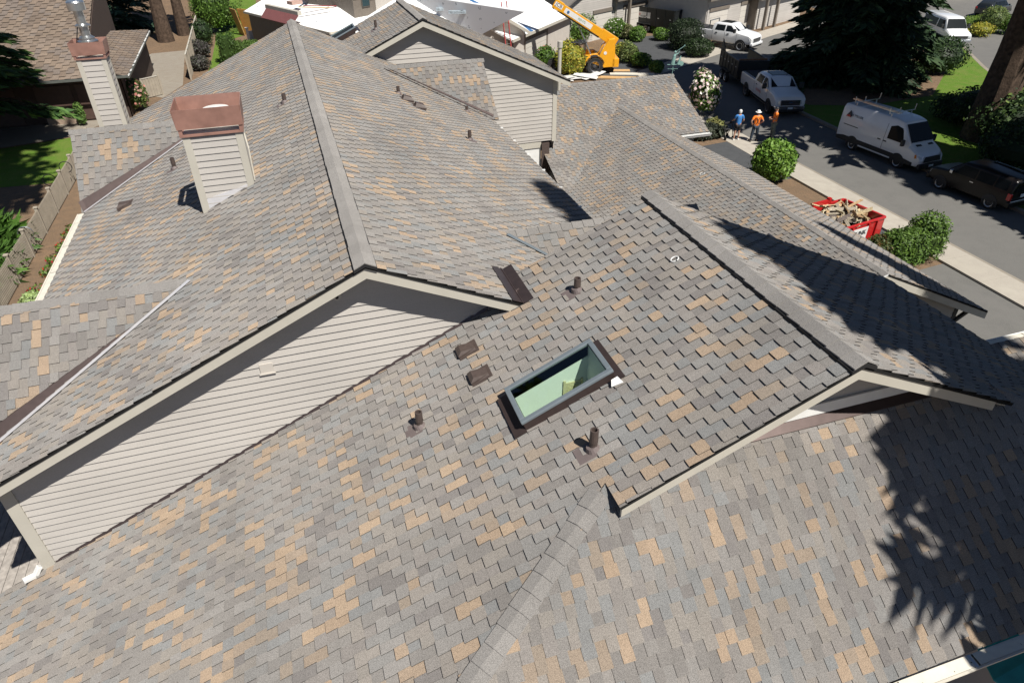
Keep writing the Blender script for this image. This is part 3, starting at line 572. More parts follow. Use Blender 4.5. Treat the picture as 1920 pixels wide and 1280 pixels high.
for a, b in zip(isl, isl[1:]):
    a, b = Vector((*a, 0)), Vector((*b, 0)); n = (b-a).normalized().cross(Vector((0, 0, 1))); kb.prism([a-n*.0+Vector((0, 0, .135)), b+Vector((0, 0, .135)), b-n*.28+Vector((0, 0, .14)), a-n*.28+Vector((0, 0, .14))][::1], [a-Vector((0, 0, .01)), b-Vector((0, 0, .01)), b-n*.28-Vector((0, 0, .01)), a-n*.28-Vector((0, 0, .01))])
tag(kb.build('kerb', M_CONO), kind='structure')
sheet('bark_bed', [(32.5, 37.5), (33.5, 41.5), (37, 44.8), (44, 47.5), (52, 48), (50, 43), (42, 36.6), (36, 36)], .145, M_BARK)
sheet('driveway', [(17.2, 4), (23.7, 4), (23.7, 17.6), (17.2, 17.0)], .008, M_ASPH)
sheet('driveway', [(16, 19.3), (23.7, 19.3), (23.7, 23.1), (16, 22.9)], .008, M_ASPD)
sheet('driveway', [(16, 26.4), (23.7, 27.2), (23.7, 33.2), (16, 32.2)], .008, M_ASPD)
sheet('driveway', px((880, 330), (1010, 165), (1120, 150), (1235, 140))[2:]+px((1305, 120), (1330, 60), (1160, 72), (1130, 85)), .008, M_ASPD)
sheet('driveway', [(41.0, 59.5), (47.5, 62.5), (46.5, 74), (38, 72)], .008, M_ASPD)
sheet('driveway', [(58, 67.5), (78, 76), (70, 90), (56, 86)], .008, M_ASPD)
sheet('walkway', px((284, 101), (347, 95), (343, 160), (306, 184), (260, 176), (276, 106)), .008, M_CONO)
sheet('walkway', px((-200, 240), (0, 222), (185, 208), (185, 236), (138, 256), (0, 278), (-200, 300)), .008, M_CONO)
kb = MB()
for (a, b, c, d) in (((262, 172), (279, 105), (283, 105), (268, 175)), ((-60, 217), (180, 204), (180, 208), (-60, 222))):
    q = [gr(*p) for p in (a, b, c, d)]; kb.prism([p+Vector((0, 0, .1)) for p in q], [p-Vector((0, 0, .02)) for p in q])
tag(kb.build('kerb', M_CONC), kind='structure')
sheet('lawn', px((-300, 290), (0, 280), (138, 258), (145, 318), (108, 343), (0, 352), (-300, 380)), .012, M_LAWN)
sheet('lawn', px((385, 152), (398, 110), (415, 20), (440, -10), (480, -10), (480, 20), (470, 62), (420, 80), (420, 120)), .012, M_LAWN)

# ---- brown house on the left
M_BROOF = attr_mat('brown_shingle', .93, .3, 60., .2, .1)
def brown(r): 
    c = r.choice([(.175, .135, .105), (.19, .15, .12), (.16, .125, .10), (.20, .155, .12), (.17, .14, .12)]); k = r.uniform(.93, 1.07); return tuple(x*k for x in c)
M_DBR = mat('dark_brown_siding', (.055, .036, .028), .8, 0, .15, 4.)
BH = empty('house', (-16, 52, 0), 0, 'dark brown house with a plain brown shingle roof, beyond the left chimneys', 'house')
def in_local(root, objs=None):              # parts were modelled in world space
    for c in root.children: c.location = -root.location
_sh = M_SH
def broof(P0, gx, gy, pcs, seed):
    global M_SH
    M_SH = M_BROOF; o = roof_slope(BH, P0, gx, gy, pcs, seed, .06, expo=.3, palette=brown, tab=(.3, .6), tall=.02); M_SH = _sh; return o
broof((-12, 48.9, 2.8), 0, .36, [[(-45, 48.9), (-11.6, 48.9), (-11.6, 62), (-45, 62)]], 41)
broof((-11.6, 48.8, 3.55), -.36, 0, [[(-11.6, 48.8), (-9.25, 48.8), (-9.6, 64), (-11.6, 60)]], 42)
mb = MB(); mb.box(-44, -9.9, 50.0, 50.1, 0, 3.0); mb.box(-9.95, -9.9, 50, 63, 0, 2.9); mb.build('wall', M_DBR, BH)
mb = MB(); mb.prism([(-11.55, 48.9, 2.7), (-11.55, 62, 7.4), (-11.55, 62, 2.6), (-11.55, 50, 2.6)][::-1], [(-11.63, 48.9, 2.7), (-11.63, 62, 7.4), (-11.63, 62, 2.6), (-11.63, 50, 2.6)][::-1]); mb.build('gable_wall', M_DBR, BH)
mb = MB(); mb.bar((-45, 48.85, 2.75), (-9.2, 48.75, 2.75), .1, .13); mb.bar((-9.2, 48.8, 2.68), (-9.55, 64, 2.68), .1, .12); mb.build('gutter', mat('dark_gutter', (.10, .11, .10), .5), BH)
mb = MB()
rr = random.Random(4)
for k in range(70): t = k/70; q = Vector((-9.2-.35*t, 48.8+15.2*t, 2.76)); mb.box(q.x-.05, q.x+.05, q.y, q.y+.12+.08*rr.random(), q.z, q.z+.01) if rr.random() < .75 else None
mb.build('gutter_guard', M_WHT, BH)
for (x0, x1, c) in ((-14.9, -12.9, 0), (-12.6, -10.9, 0), (-19, -16, 1)):
    mb = MB(); mb.box(x0, x1, 49.95, 49.99, .12, 2.25); mb.build('door', mat('brown_door', (.075, .045, .035), .6), BH)
mb = MB(); mb.box(-14.7, -12.8, 49.7, 49.95, 0, .45); mb.build('step', mat('tan_step', (.32, .24, .18), .8), BH)
mb = MB(); mb.lathe([(.4, 0), (.36, .35), (.5, .4), (.45, .75), (0, .9)], 16, Matrix.Translation((-27.2, 76.0, 9.0))) ; mb.v = [tuple(Vector(v)) for v in mb.v]
q = Vector((-19.3, 58.4, 2.8+.36*9.5)); mb = MB(); mb.lathe([(.24, -.2), (.24, .3), (.34, .32), (.34, .38), (.2, .45), (0, .5)], 16, Matrix.Translation(q)); mb.build('roof_ventilator', M_STEEL, BH)
in_local(BH)

# ---- neighbours being re-roofed, with white underlayment
def underlay_mat():
    m, t, b = node_mat('white_underlayment'); b.inputs['Roughness'].default_value = .6
    tc = t.nodes.new('ShaderNodeTexCoord'); mp = t.nodes.new('ShaderNodeMapping'); mp.inputs['Scale'].default_value = (1.6, .9, 1.6); t.links.new(tc.outputs['Object'], mp.inputs[0])
    vo = t.nodes.new('ShaderNodeTexVoronoi'); vo.inputs['Scale'].default_value = 1.; vo.inputs['Randomness'].default_value = .25; t.links.new(mp.outputs[0], vo.inputs['Vector'])
    n = t.nodes.new('ShaderNodeTexNoise'); n.inputs['Scale'].default_value = 9; t.links.new(tc.outputs['Object'], n.inputs['Vector'])
    lt = t.nodes.new('ShaderNodeMath'); lt.operation = 'LESS_THAN'; lt.inputs[1].default_value = .17; t.links.new(vo.outputs['Distance'], lt.inputs[0])
    g = t.nodes.new('ShaderNodeMath'); g.operation = 'GREATER_THAN'; g.inputs[1].default_value = .47; t.links.new(n.outputs['Fac'], g.inputs[0])
    mu = t.nodes.new('ShaderNodeMath'); mu.operation = 'MULTIPLY'; t.links.new(lt.outputs[0], mu.inputs[0]); t.links.new(g.outputs[0], mu.inputs[1])
    mx = t.nodes.new('ShaderNodeMix'); mx.data_type = 'RGBA'; mx.inputs[6].default_value = (.86, .87, .87, 1); mx.inputs[7].default_value = (.42, .44, .46, 1); t.links.new(mu.outputs[0], mx.inputs[0]); t.links.new(mx.outputs[2], b.inputs['Base Color']); return m
M_UND = underlay_mat()
M_TAUPE = mat('taupe_siding', (.17, .145, .12), .7, 0, .08, 4.); M_BLUE = mat('blue_tape', (.04, .13, .30), .6); M_PLY = mat('plywood', (.52, .33, .15), .7, 0, .12, 5.)
M_WIN = mat('window_glass', (.04, .07, .08), .06, 0, .1, 1., .8)
def slab(name, pts, th, m, parent, n=None):
    pts = [Vector(p) for p in pts]; nn = Vector(n).normalized() if n else (pts[1]-pts[0]).cross(pts[2]-pts[0]).normalized(); mb = MB()
    if nn.z < 0 and n is None: pts = pts[::-1]; nn = -nn
    mb.prism(pts, [p-nn*th for p in pts]); return mb.build(name, m, parent)
def walls(name, pts, z0, z1, m, parent, th=.12, closed=False):
    mb = MB(); pp = list(zip(pts, pts[1:]+(pts[:1] if closed else []))); 
    for a, b in (pp if closed else pp[:len(pts)-1]):
        a, b = Vector((*a, 0)), Vector((*b, 0)); mb.bar(a+Vector((0, 0, (z0+z1)/2)), b+Vector((0, 0, (z0+z1)/2)), th, z1-z0)
    return mb.build(name, m, parent)
N1 = empty('house', (4, 62, 0), 0, 'taupe house behind the main ridge, its hipped roof stripped to white underlayment', 'house')
P0 = Vector((3.9, 58, 2.8)); vd = Vector((-.455, .89, 0)); ud = Vector((.84, .54, 0)); pit = .33
L1, W1 = 14, 13.5; rd = 6.2
A0 = P0; A1 = P0+vd*L1; B0 = P0+ud*W1; R0 = P0+ud*rd+vd*rd+Vector((0, 0, pit*rd)); R1 = A1+ud*rd+Vector((0, 0, pit*rd)); R2 = B0+vd*rd+Vector((0, 0, pit*rd))
slab('roof', [A0, R0, R1, A1], .1, M_UND, N1); slab('roof', [A0, B0, R2, R0], .1, M_UND, N1); slab('roof', [R0, R2, B0+vd*2*rd, B0+vd*L1+ud*0, R1], .1, M_UND, N1) if False else None
e = .5; i0 = A0+ud*e+vd*e; walls('wall', [(A1+ud*e).xy, i0.xy, (B0+vd*e).xy], 0, 2.75, M_TAUPE, N1)
mb = MB(); mb.bar(A0-Vector((0, 0, .05)), B0-Vector((0, 0, .05)), .12, .16); mb.build('gutter', M_GUT, N1); mb = MB(); mb.bar(A0-Vector((0, 0, .06)), A1-Vector((0, 0, .06)), .1, .16); mb.build('eave_board', M_TRIM, N1)
# awning and patio door on the near corner, upper storey with windows
c = P0+vd*4.4; mb = MB(); mb.prism([c+Vector((0, 0, .75)), c+vd*5.2+Vector((0, 0, .75)), c+vd*5.2-ud*.7+Vector((0, 0, .1)), c-ud*.7+Vector((0, 0, .1))][::-1], [c+Vector((0, 0, .7)), c+vd*5.2+Vector((0, 0, .7)), c+vd*5.2-ud*.7+Vector((0, 0, .05)), c-ud*.7+Vector((0, 0, .05))][::-1]); mb.build('awning', mat('maroon_awning', (.17, .06, .06), .8), N1)
mb = MB(); mb.bar(c+Vector((0, 0, .85))+ud*.15, c+vd*5.3+Vector((0, 0, .85))+ud*.15, .35, .3); mb.build('awning_box', M_TRIM, N1)
U0 = gr(664, 25, 3.6); mb = MB(); Mx = Matrix.Translation((U0.x, U0.y, 0)) @ Matrix.Rotation(math.radians(33), 4, 'Z')
mb.box(0, 9, 0, 6, 2.9, 8.2, Mx); mb.build('upper_storey', M_TAUPE, N1)
mb = MB(); mb.box(2.3, 9.02, -.06, -.01, 3.2, 8.2, Mx); mb.build('upper_siding', M_SIDE, N1)
for (a, b, z0, z1) in ((.05, .75, 4.6, 7.6), (.85, 1.7, 3.9, 7.6), (1.78, 2.25, 4.4, 7.6)):
    mb = MB(); mb.box(a, b, -.07, -.02, z0, z1, Mx); wi = mb.build('window', M_DK, N1); mb = MB(); mb.box(a+.07, b-.07, -.085, -.075, z0+.08, z1-.08, Mx); mb.build('pane', M_WIN, wi)
in_local(N1)
# second re-roofed house, with a small street gable and a garage wing
N2 = empty('house', (16, 58, 0), 0, 'house with white underlayment roof and a small gable with a red ladder leaning on it', 'house')
def uz(u, v, z): return gr(u, v, z)
slab('roof', [uz(655, 52, 3.2), uz(893, 68, 3.25), uz(985, 20, 5.4), uz(760, -14, 5.4)], .12, M_UND, N2)
Ga = uz(930, 38, 4.3); Gl = uz(893, 66, 3.25); Gr_ = uz(996, 66, 3.05); gd = (Gr_-Gl); gd.z = 0; gd.normalize(); bk = Vector((-gd.y, gd.x, 0)); bk = bk if bk.y > 0 else -bk
mid = (Gl+Gr_)/2; half = (Gr_-Gl).length/2; Ga = mid+Vector((0, 0, 1.15)); Gl.z = Gr_.z = 3.12
for a in (Gl, Gr_): slab('roof', [Ga+Vector((0, 0, .12)), a+Vector((0, 0, .12)), a+bk*5+Vector((0, 0, .12)), Ga+bk*5+Vector((0, 0, .12))], .1, M_UND, N2)
mb = MB()
for a in (Gl, Gr_): mb.bar(Ga+Vector((0, 0, .02)), a+Vector((0, 0, .02)), .08, .2)
mb.build('rake_board', M_TRIM, N2)
f = Gl+bk*.5+gd*.35; g = Gr_+bk*.5-gd*.35; t = Ga+bk*.5
mb = MB(); b0 = lambda p: Vector((p.x, p.y, 0)); mb.prism([b0(f), b0(g), g, t, f], [p+bk*.15 for p in (b0(f), b0(g), g, t, f)]); mb.build('gable_wall', M_SIDE, N2)
mb = MB(); q = g+bk*.0; mb.bar(b0(g), Vector((g.x, g.y, 3.0)), .1, .1); mb.build('corner_board', M_TAUPE, N2)
mb = MB(); q = f.lerp(g, .72); q2 = f.lerp(g, .86); mb.prism([Vector((q.x, q.y, .3))-bk*.03, Vector((q2.x, q2.y, .3))-bk*.03, Vector((q2.x, q2.y, 1.0))-bk*.03, Vector((q.x, q.y, 1.0))-bk*.03], [Vector((q.x, q.y, .3)), Vector((q2.x, q2.y, .3)), Vector((q2.x, q2.y, 1.0)), Vector((q.x, q.y, 1.0))]); mb.build('window', M_WIN, N2)
E0, E1 = uz(978, 68, 2.9), uz(1066, 30, 2.9); ed = (E1-E0).normalized(); eb = Vector((-ed.y, ed.x, 0)); eb = eb if eb.x < 0 else -eb
E0 = E0-ed*1.5; E1 = E1+ed*2
slab('roof', [E0, E1, E1+eb*6+Vector((0, 0, 2.1)), E0+eb*6+Vector((0, 0, 2.1))], .12, M_UND, N2)
q = E0+ed*3.2; slab('tape_strip', [q+Vector((0, 0, .02)), q+ed*.45+Vector((0, 0, .02)), q+ed*.45+eb*6+Vector((0, 0, 2.12)), q+eb*6+Vector((0, 0, 2.12))], .01, M_BLUE, N2)
mb = MB(); mb.bar(E0-Vector((0, 0, .1)), E1-Vector((0, 0, .1)), .1, .2); mb.build('eave_board', M_TRIM, N2)
w0, w1 = E0+eb*.5, E1+eb*.5-ed*.6; walls('wall', [w0.xy, w1.xy], 0, 2.8, M_TAUPE, N2)
def garage_door(parent, a, b, n, z1=2.2, rows=4, m=None):
    a, b, n = Vector((*a, 0)), Vector((*b, 0)), Vector((*n, 0)).normalized(); mb = MB(); d = (b-a)
    for k in range(rows):
        z0 = .03+k*z1/rows; q = [a+n*.1+Vector((0, 0, z0)), b+n*.1+Vector((0, 0, z0)), b+n*.1+Vector((0, 0, z0+z1/rows-.025)), a+n*.1+Vector((0, 0, z0+z1/rows-.025))]; mb.prism(q, [p-n*.05 for p in q])
    return mb.build('garage_door', m or M_GDR, parent)
M_GDR = mat('garage_door', (.56, .53, .48), .6, 0, .03, 2.)
garage_door(N2, (w0+ed*2.2).xy, (w0+ed*7).xy, -eb.xy)
wp = w0-eb*.08+ed*7.4; wr_ = w1-eb*.08; slab('wall_panel', [(wp.x, wp.y, 0), (wr_.x, wr_.y, 0), (wr_.x, wr_.y, 2.6), (wp.x, wp.y, 2.6)], .04, M_SIDE, N2, -eb)
LADDER = (Vector((mid.x, mid.y, 0))-bk*1.5+gd*.25, Vector((mid.x, mid.y, 5.4))-bk*.3-gd*.05)
in_local(N2)
def bundle(c, rz, L, n, label):
    o = empty('shingle_bundles', c, rz, label, 'shingle bundles'); r = random.Random(n)
    for k in range(n):
        mb = MB()
        for j in range(2): mb.box(-.5, .5, -.17, .17, j*.1, j*.1+.09, Matrix.Rotation(r.uniform(-.1, .1), 4, 'Z'))
        b = mb.build('bundle', mat('blue_grey_wrap', (.36, .42, .46), .4, 0, .35, 9.) if k == 0 else bpy.data.materials['blue_grey_wrap'], o); b.location = ((k-(n-1)/2)*L/n, r.uniform(-.1, .1), .02)
    return o
bundle(uz(840, 20, 4.55), -.25, 1.5, 2, 'short row of wrapped shingle bundles on the white roof')
bundle(uz(888, 26, 4.6), -.3, 3.4, 4, 'long row of wrapped shingle bundles on the white roof')
# leftovers on the first white roof
def on_roof1(u, v): return uz(u, v, 3.9)
q = on_roof1(553, 8); mb = MB(); mb.box(-.5, .5, -.4, .4, 0, .25, Matrix.Translation(q) @ Matrix.Rotation(.5, 4, 'Z')); tag(mb.build('shingle_pack', mat('pinkish_pack', (.45, .30, .25), .7)), 'pinkish brown pack of shingles lying on the white roof', 'shingle pack')
q = on_roof1(583, 3); mb = MB(); rr = random.Random(3)
for k in range(7): mb.box(-.7, .7, -.12, .12, k*.03, k*.03+.05, Matrix.Translation(q+Vector((rr.uniform(-.4, .4), rr.uniform(-.4, .4), 0))) @ Matrix.Rotation(rr.uniform(0, 3), 4, 'Z'))
tag(mb.build('tool_pile', mat('dark_scrap', (.06, .05, .055), .7, 0, .4, 4.)), 'dark heap of tools and scrap on the white roof', 'tools')
for k, (u, v, a, col, lab) in enumerate(((590, 15, -.5, (.5, .36, .12), 'yellowish plank lying on the white roof'), (600, 12, -.42, (.3, .06, .06), 'thin red pole lying on the white roof'))):
    q = on_roof1(u, v); mb = MB(); mb.box(-1.4, 1.4, -.06, .06, .0, .05, Matrix.Translation(q) @ Matrix.Rotation(a, 4, 'Z')); tag(mb.build('plank', mat('plank_%d' % k, col, .7)), lab, 'plank')
# ---- more garages along the far side of the street
def garage_house(label, base, fd, W, D, zt, door, post=False, gable=False, roofm=None, side=None):
    """base: ground point of the near-left front corner, fd: direction along the front"""
    fd = Vector((*fd, 0)).normalized(); bk = Vector((-fd.y, fd.x, 0)); b = Vector((*base, 0)); o = empty('garage_house', b, 0, label, 'house')
    c = [b, b+fd*W, b+fd*W+bk*D, b+bk*D]; walls('wall', [p.xy for p in c], 0, zt, side or M_SIDE, o, closed=True)
    fx = math.atan2(fd.y, fd.x); si = siding(o, 'siding', b-bk*.07, fd, [[(0, 0), (W, 0), (W, zt), (0, zt)]] if not gable else [[(0, 0), (W, 0), (W, zt), (W/2, zt+W*.2), (0, zt)]], .17, seed=5)
    for (d0, d1) in door:
        garage_door(o, (b+fd*d0).xy, (b+fd*d1).xy, (-bk).xy, 2.25); mb = MB(); mb.bar(b+fd*(d0-.12)-bk*.12+Vector((0, 0, 2.4)), b+fd*(d1+.12)-bk*.12+Vector((0, 0, 2.4)), .12, .28); mb.build('lintel', M_TAUPE, o)
    rm = roofm or M_RFG; e = .6; U = Vector((0, 0, 1))
    if gable:
        for s in (0, 1):
            q = [b+fd*(W/2)-bk*e+U*(zt+W*.2+.12), b+fd*(W+e if s else -e)-bk*e+U*(zt-.12), b+fd*(W+e if s else -e)+bk*D+U*(zt-.12), b+fd*(W/2)+bk*D+U*(zt+W*.2+.12)]; slab('roof', q, .14, rm, o)
    else:
        q = [b-fd*e-bk*e+U*(zt-.15), b+fd*(W+e)-bk*e+U*(zt-.15), b+fd*(W+e)+bk*D*.6+U*(zt+1.9), b-fd*e+bk*D*.6+U*(zt+1.9)]; slab('roof', q, .14, rm, o)
        mb = MB(); mb.bar(q[0]-U*.1, q[1]-U*.1, .1, .2); mb.build('eave_board', M_TAUPE, o)
    if post:
        for t in post: mb = MB(); mb.box(t-.12, t+.12, -.9, -.66, 0, zt, Matrix.Translation(b) @ Matrix.Rotation(fx, 4, 'Z')); mb.build('post', M_TAUPE, o)
    in_local(o); return o
M_RFG = mat('grey_brown_roof', (.16, .145, .13), .9, 0, .2, 12.)
garage_house('beige gabled garage behind the yellow telehandler boom', gr(1050, 92).xy, (.88, .47), 8.6, 9, 3.3, [(4.4, 7.2)], gable=True, post=(8.9,))
garage_house('wide pale garage with a white door behind the long black dump trailer', gr(1152, 68).xy, (.9, .43), 7.5, 8, 3.4, [(1.0, 6.4)])
garage_house('pale garage with an open side door and red ladder, right of the clipped hedge', gr(1318, 74).xy, (.9, .43), 8.5, 9, 3.6, [(.4, 3.4), (5.7, 8.2)])
garage_house('dark porch end of the garage at the top edge, behind the rock garden', gr(1412, 56).xy, (.9, .43), 9, 9, 3.0, [], side=M_TAUPE, post=(.4, 2.5))
garage_house('far house behind the dark parked wagon at the top right', gr(1760, 3).xy, (.95, .3), 16, 8, 3.2, [(2, 6)])
garage_house('far house glimpsed through the big conifer', gr(1560, 12).xy, (.95, .3), 14, 8, 3.2, [(2, 6)])
# ================================================================== FENCES AND PLANTS
M_FEN = mat('fence_stain', (.33, .29, .23), .8, 0, .12, 3.)
def picket_fence(label, a, b, h, bay=2.3, gap=.125, name='picket_fence'):
    a, b = Vector((*a, 0)), Vector((*b, 0)); d = (b-a); L = d.length; d.normalize(); o = empty(name, a, math.atan2(d.y, d.x), label, 'fence'); n = int(round(L/bay)); bay = L/n
    for k in range(n+1):
        mb = MB(); x = k*bay; mb.box(x-.06, x+.06, -.06, .06, 0, h+.06); mb.prism([(x-.08, -.08, h+.1), (x+.08, -.08, h+.1), (x+.08, .08, h+.1), (x-.08, .08, h+.1)], [(x-.085, -.085, h+.06), (x+.085, -.085, h+.06), (x+.085, .085, h+.06), (x-.085, .085, h+.06)]); mb.build('post', M_FEN, o)
    for k in range(n):
        x0 = k*bay+.06; x1 = (k+1)*bay-.06; mb = MB(); mb.box(x0, x1, -.02, .02, h-.22, h-.14); mb.build('rail', M_FEN, o); mb = MB(); mb.box(x0, x1, -.02, .02, .2, .28); mb.build('rail', M_FEN, o)
        mb = MB(); m = int((x1-x0)/gap)
        for j in range(m):
            x = x0+.03+j*(x1-x0)/m; mb.box(x, x+.065, -.042, -.022, .06, h-.06); mb.prism([(x, -.042, h-.06), (x+.065, -.042, h-.06), (x+.065, -.022, h-.06), (x, -.022, h-.06)][::-1], [(x+.025, -.042, h), (x+.04, -.042, h), (x+.04, -.022, h), (x+.025, -.022, h)][::-1])
        for j in range(m-1):
            x = x0+.09+j*(x1-x0)/m; mb.box(x, x+.06, .022, .04, .06, .55)
        mb.build('picket_panel', M_FEN, o)
    return o
picket_fence('beige picket fence with capped posts along the left eave', (-11.3, 18.5), (-11.3, 43.9), 1.15)
def board_fence(label, a, b, h, bay=1.9):
    a, b = Vector((*a, 0)), Vector((*b, 0)); d = (b-a); L = d.length; d.normalize(); o = empty('board_fence', a, math.atan2(d.y, d.x), label, 'fence'); n = max(1, int(round(L/bay))); bay = L/n
    for k in range(n+1): mb = MB(); mb.box(k*bay-.06, k*bay+.06, -.06, .06, 0, h+.08); mb.build('post', M_FEN, o)
    for k in range(n):
        mb = MB(); m = 12; w_ = (bay-.12)/m
        for j in range(m): x = k*bay+.06+j*w_; mb.box(x+.004, x+w_-.004, (-.03 if j % 2 else -.015), (-.01 if j % 2 else .005), .05, h)
        mb.build('board_panel', M_FEN, o)
    mb = MB(); mb.box(0, L, -.05, .05, h, h+.04); mb.build('top_rail', M_TRIM, o); return o
board_fence('long tall board fence running away beside the concrete walk', gr(359, 150).xy, gr(377, 62).xy, 1.75)
board_fence('short board fence end standing by the pink flowering shrub', gr(273, 186).xy, gr(306, 178).xy, 1.3, 2.0)
board_fence('far board fence between the tree trunks and the bright shrub', gr(380, 30).xy, gr(372, -8).xy, 1.9)
walls_o = empty('low_wall', gr(475, 76), 0, 'low white patio wall with capped posts in front of the taupe house', 'wall')
a, b = gr(468, 80), gr(545, 64); walls('panel', [a.xy, b.xy], 0, .95, M_WHT, walls_o, .12)
for t in (0, .33, .66): q = a.lerp(b, t); mb = MB(); mb.box(q.x-.12, q.x+.12, q.y-.12, q.y+.12, 0, 1.2); mb.box(q.x-.16, q.x+.16, q.y-.16, q.y+.16, 1.2, 1.27); mb.build('post', M_WHT, walls_o)
in_local(walls_o)
for k, (u, v, c, lab) in enumerate(((455, 66, (.42, .22, .09), 'brown plywood sheet leaning on the taupe wall'), (470, 66, (.55, .30, .08), 'orange plywood sheet leaning beside the brown one'))):
    q = gr(u, v); mb = MB(); mb.box(-.6, .6, -.03, .03, 0, 2.4, Matrix.Translation(q) @ Matrix.Rotation(2.0+k*.5, 4, 'Z') @ Matrix.Rotation(-.2, 4, 'X')); tag(mb.build('plywood_sheet', mat('ply_%d' % k, c, .7)), lab, 'plywood')

M_LEAF = attr_mat('leaves', .55, .25, 30., .35, .12, trans=.22)
M_NEED = attr_mat('conifer_needles', .7, .25, 30., .25, .1, trans=.12)
M_TRUNK = mat('conifer_bark', (.075, .052, .038), .95, 0, .45, 5., .2, .9, 14.)
def cards(name, C, A, B, cols, m, parent=None):
    """leaf cards: centre C, half axes A and B (N x 3 arrays) as pointed quads"""
    N = len(C); V = np.empty((N, 4, 3), np.float32); V[:, 0] = C-A; V[:, 1] = C+B*.9-A*.1; V[:, 2] = C+A; V[:, 3] = C-B*.9-A*.1
    me = bpy.data.meshes.new(name); me.vertices.add(N*4); me.vertices.foreach_set('co', V.ravel()); me.loops.add(N*4); me.loops.foreach_set('vertex_index', np.arange(N*4, dtype=np.int32))
    me.polygons.add(N); me.polygons.foreach_set('loop_start', np.arange(0, N*4, 4, dtype=np.int32)); me.update(calc_edges=True)
    a = me.attributes.new('tint', 'FLOAT_COLOR', 'FACE'); arr = np.ones((N, 4), np.float32); arr[:, :3] = cols; a.data.foreach_set('color', arr.ravel()); me.materials.append(m)
    o = link(bpy.data.objects.new(name, me)); o.parent = parent; return o
def unit(v): return v/np.maximum(1e-9, np.linalg.norm(v, axis=-1, keepdims=True))
GREEN = [(.075, .15, .02), (.095, .19, .025), (.12, .22, .03), (.055, .115, .016), (.15, .25, .045)]
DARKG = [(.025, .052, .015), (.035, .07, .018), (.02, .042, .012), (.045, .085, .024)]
YEL = [(.34, .33, .03), (.40, .36, .04), (.24, .28, .035), (.14, .2, .03), (.42, .33, .06)]
CONI = [(.022, .045, .022), (.03, .058, .026), (.04, .075, .03), (.018, .036, .018), (.052, .09, .035)]
def pick(rs, pal, n, var=.2): p = np.array(pal)[rs.randint(0, len(pal), n)]; return p*rs.uniform(1-var, 1+var, (n, 1))
def shrub(label, loc, rx, ry, rz, n=1500, leaf=.09, pal=GREEN, seed=1, box=0., flowers=None, core=.8, elong=1.6, cat='shrub', group=None, name='shrub', lump=.34, rot=0., zc=None, up=.3):
    """a bush: leaf cards over a lumpy ellipsoid (box>0 squares it off), a solid core in darkened leaf colour"""
    rs = np.random.RandomState(seed); d = unit(rs.normal(size=(n, 3))); d[:, 2] = np.where(d[:, 2] < -.75, -d[:, 2], d[:, 2])
    if box: p = np.sign(d)*np.abs(d)**(1-box*.75); d2 = p/np.maximum(1e-6, np.max(np.abs(p), axis=1, keepdims=True))*box+d*(1-box)
    else: d2 = d
    bl = unit(rs.normal(size=(9, 3))); w_ = sum(np.exp(-((d-b)**2).sum(1)*5)*s for b, s in zip(bl, rs.uniform(-1, 1, 9))); rad = (1+lump*w_)*(1-np.abs(rs.normal(0, .14, n)))*np.where(rs.uniform(size=n) < .05, rs.uniform(1.0, 1.16, n), 1)
    zc = rz if zc is None else zc
    P = d2*rad[:, None]*np.array((rx, ry, rz)); P[:, 2] += zc; keep = P[:, 2] > .03; P = P[keep]; d = d[keep]; n = len(P)
    nrm = unit(d*.8+rs.normal(size=(n, 3))*.7+np.array((0, 0, up))); t = unit(np.cross(nrm, rs.normal(size=(n, 3)))); bt = np.cross(nrm, t); s = leaf*rs.uniform(.6, 1.3, (n, 1))
    o = cards(name, P, t*s*elong*.6, bt*s*.55, pick(rs, pal, n), M_LEAF); o.location = loc; o.rotation_euler = (0, 0, rot); tag(o, label, cat, group)
    if core:  # solid core in darkened leaf colour, closes the gaps behind the cards
        mb = MB(); mb.cur = tuple(x*.55 for x in pal[0]); m = 14; rings = []
        for i in range(8):
            th = math.pi*i/7; ring = []
            for j in range(m):
                ph = 2*math.pi*j/m; q = np.array((math.sin(th)*math.cos(ph), math.sin(th)*math.sin(ph), math.cos(th)))
                if box: pq = np.sign(q)*np.abs(q)**(1-box*.75); q = pq/max(1e-6, np.max(np.abs(pq)))*box+q*(1-box)
                w1 = sum(math.exp(-((q-b)**2).sum()*5)*s_ for b, s_ in zip(bl, [0]*9)); ring.append(len(mb.v)); mb.v.append((q[0]*rx*core, q[1]*ry*core, max(.0, q[2]*rz*core+zc)))
            rings.append(ring)
        for a, b in zip(rings, rings[1:]):
            for j in range(m): mb.face((a[j], b[j], b[(j+1) % m], a[(j+1) % m]))
        mb.build('leaf_core', M_LEAF, o)
    if flowers:
        fp, fn, fs = flowers; i = rs.choice(n, min(n, fn), False); Q = P[i]+d[i]*leaf*.7; nn = unit(d[i]+rs.normal(size=(len(i), 3))*.4); t = unit(np.cross(nn, rs.normal(size=(len(i), 3)))); bt = np.cross(nn, t); s = fs*rs.uniform(.7, 1.3, (len(i), 1))
        cards('flowers', Q, t*s, bt*s, pick(rs, fp, len(i), .12), M_LEAF, o)
    return o
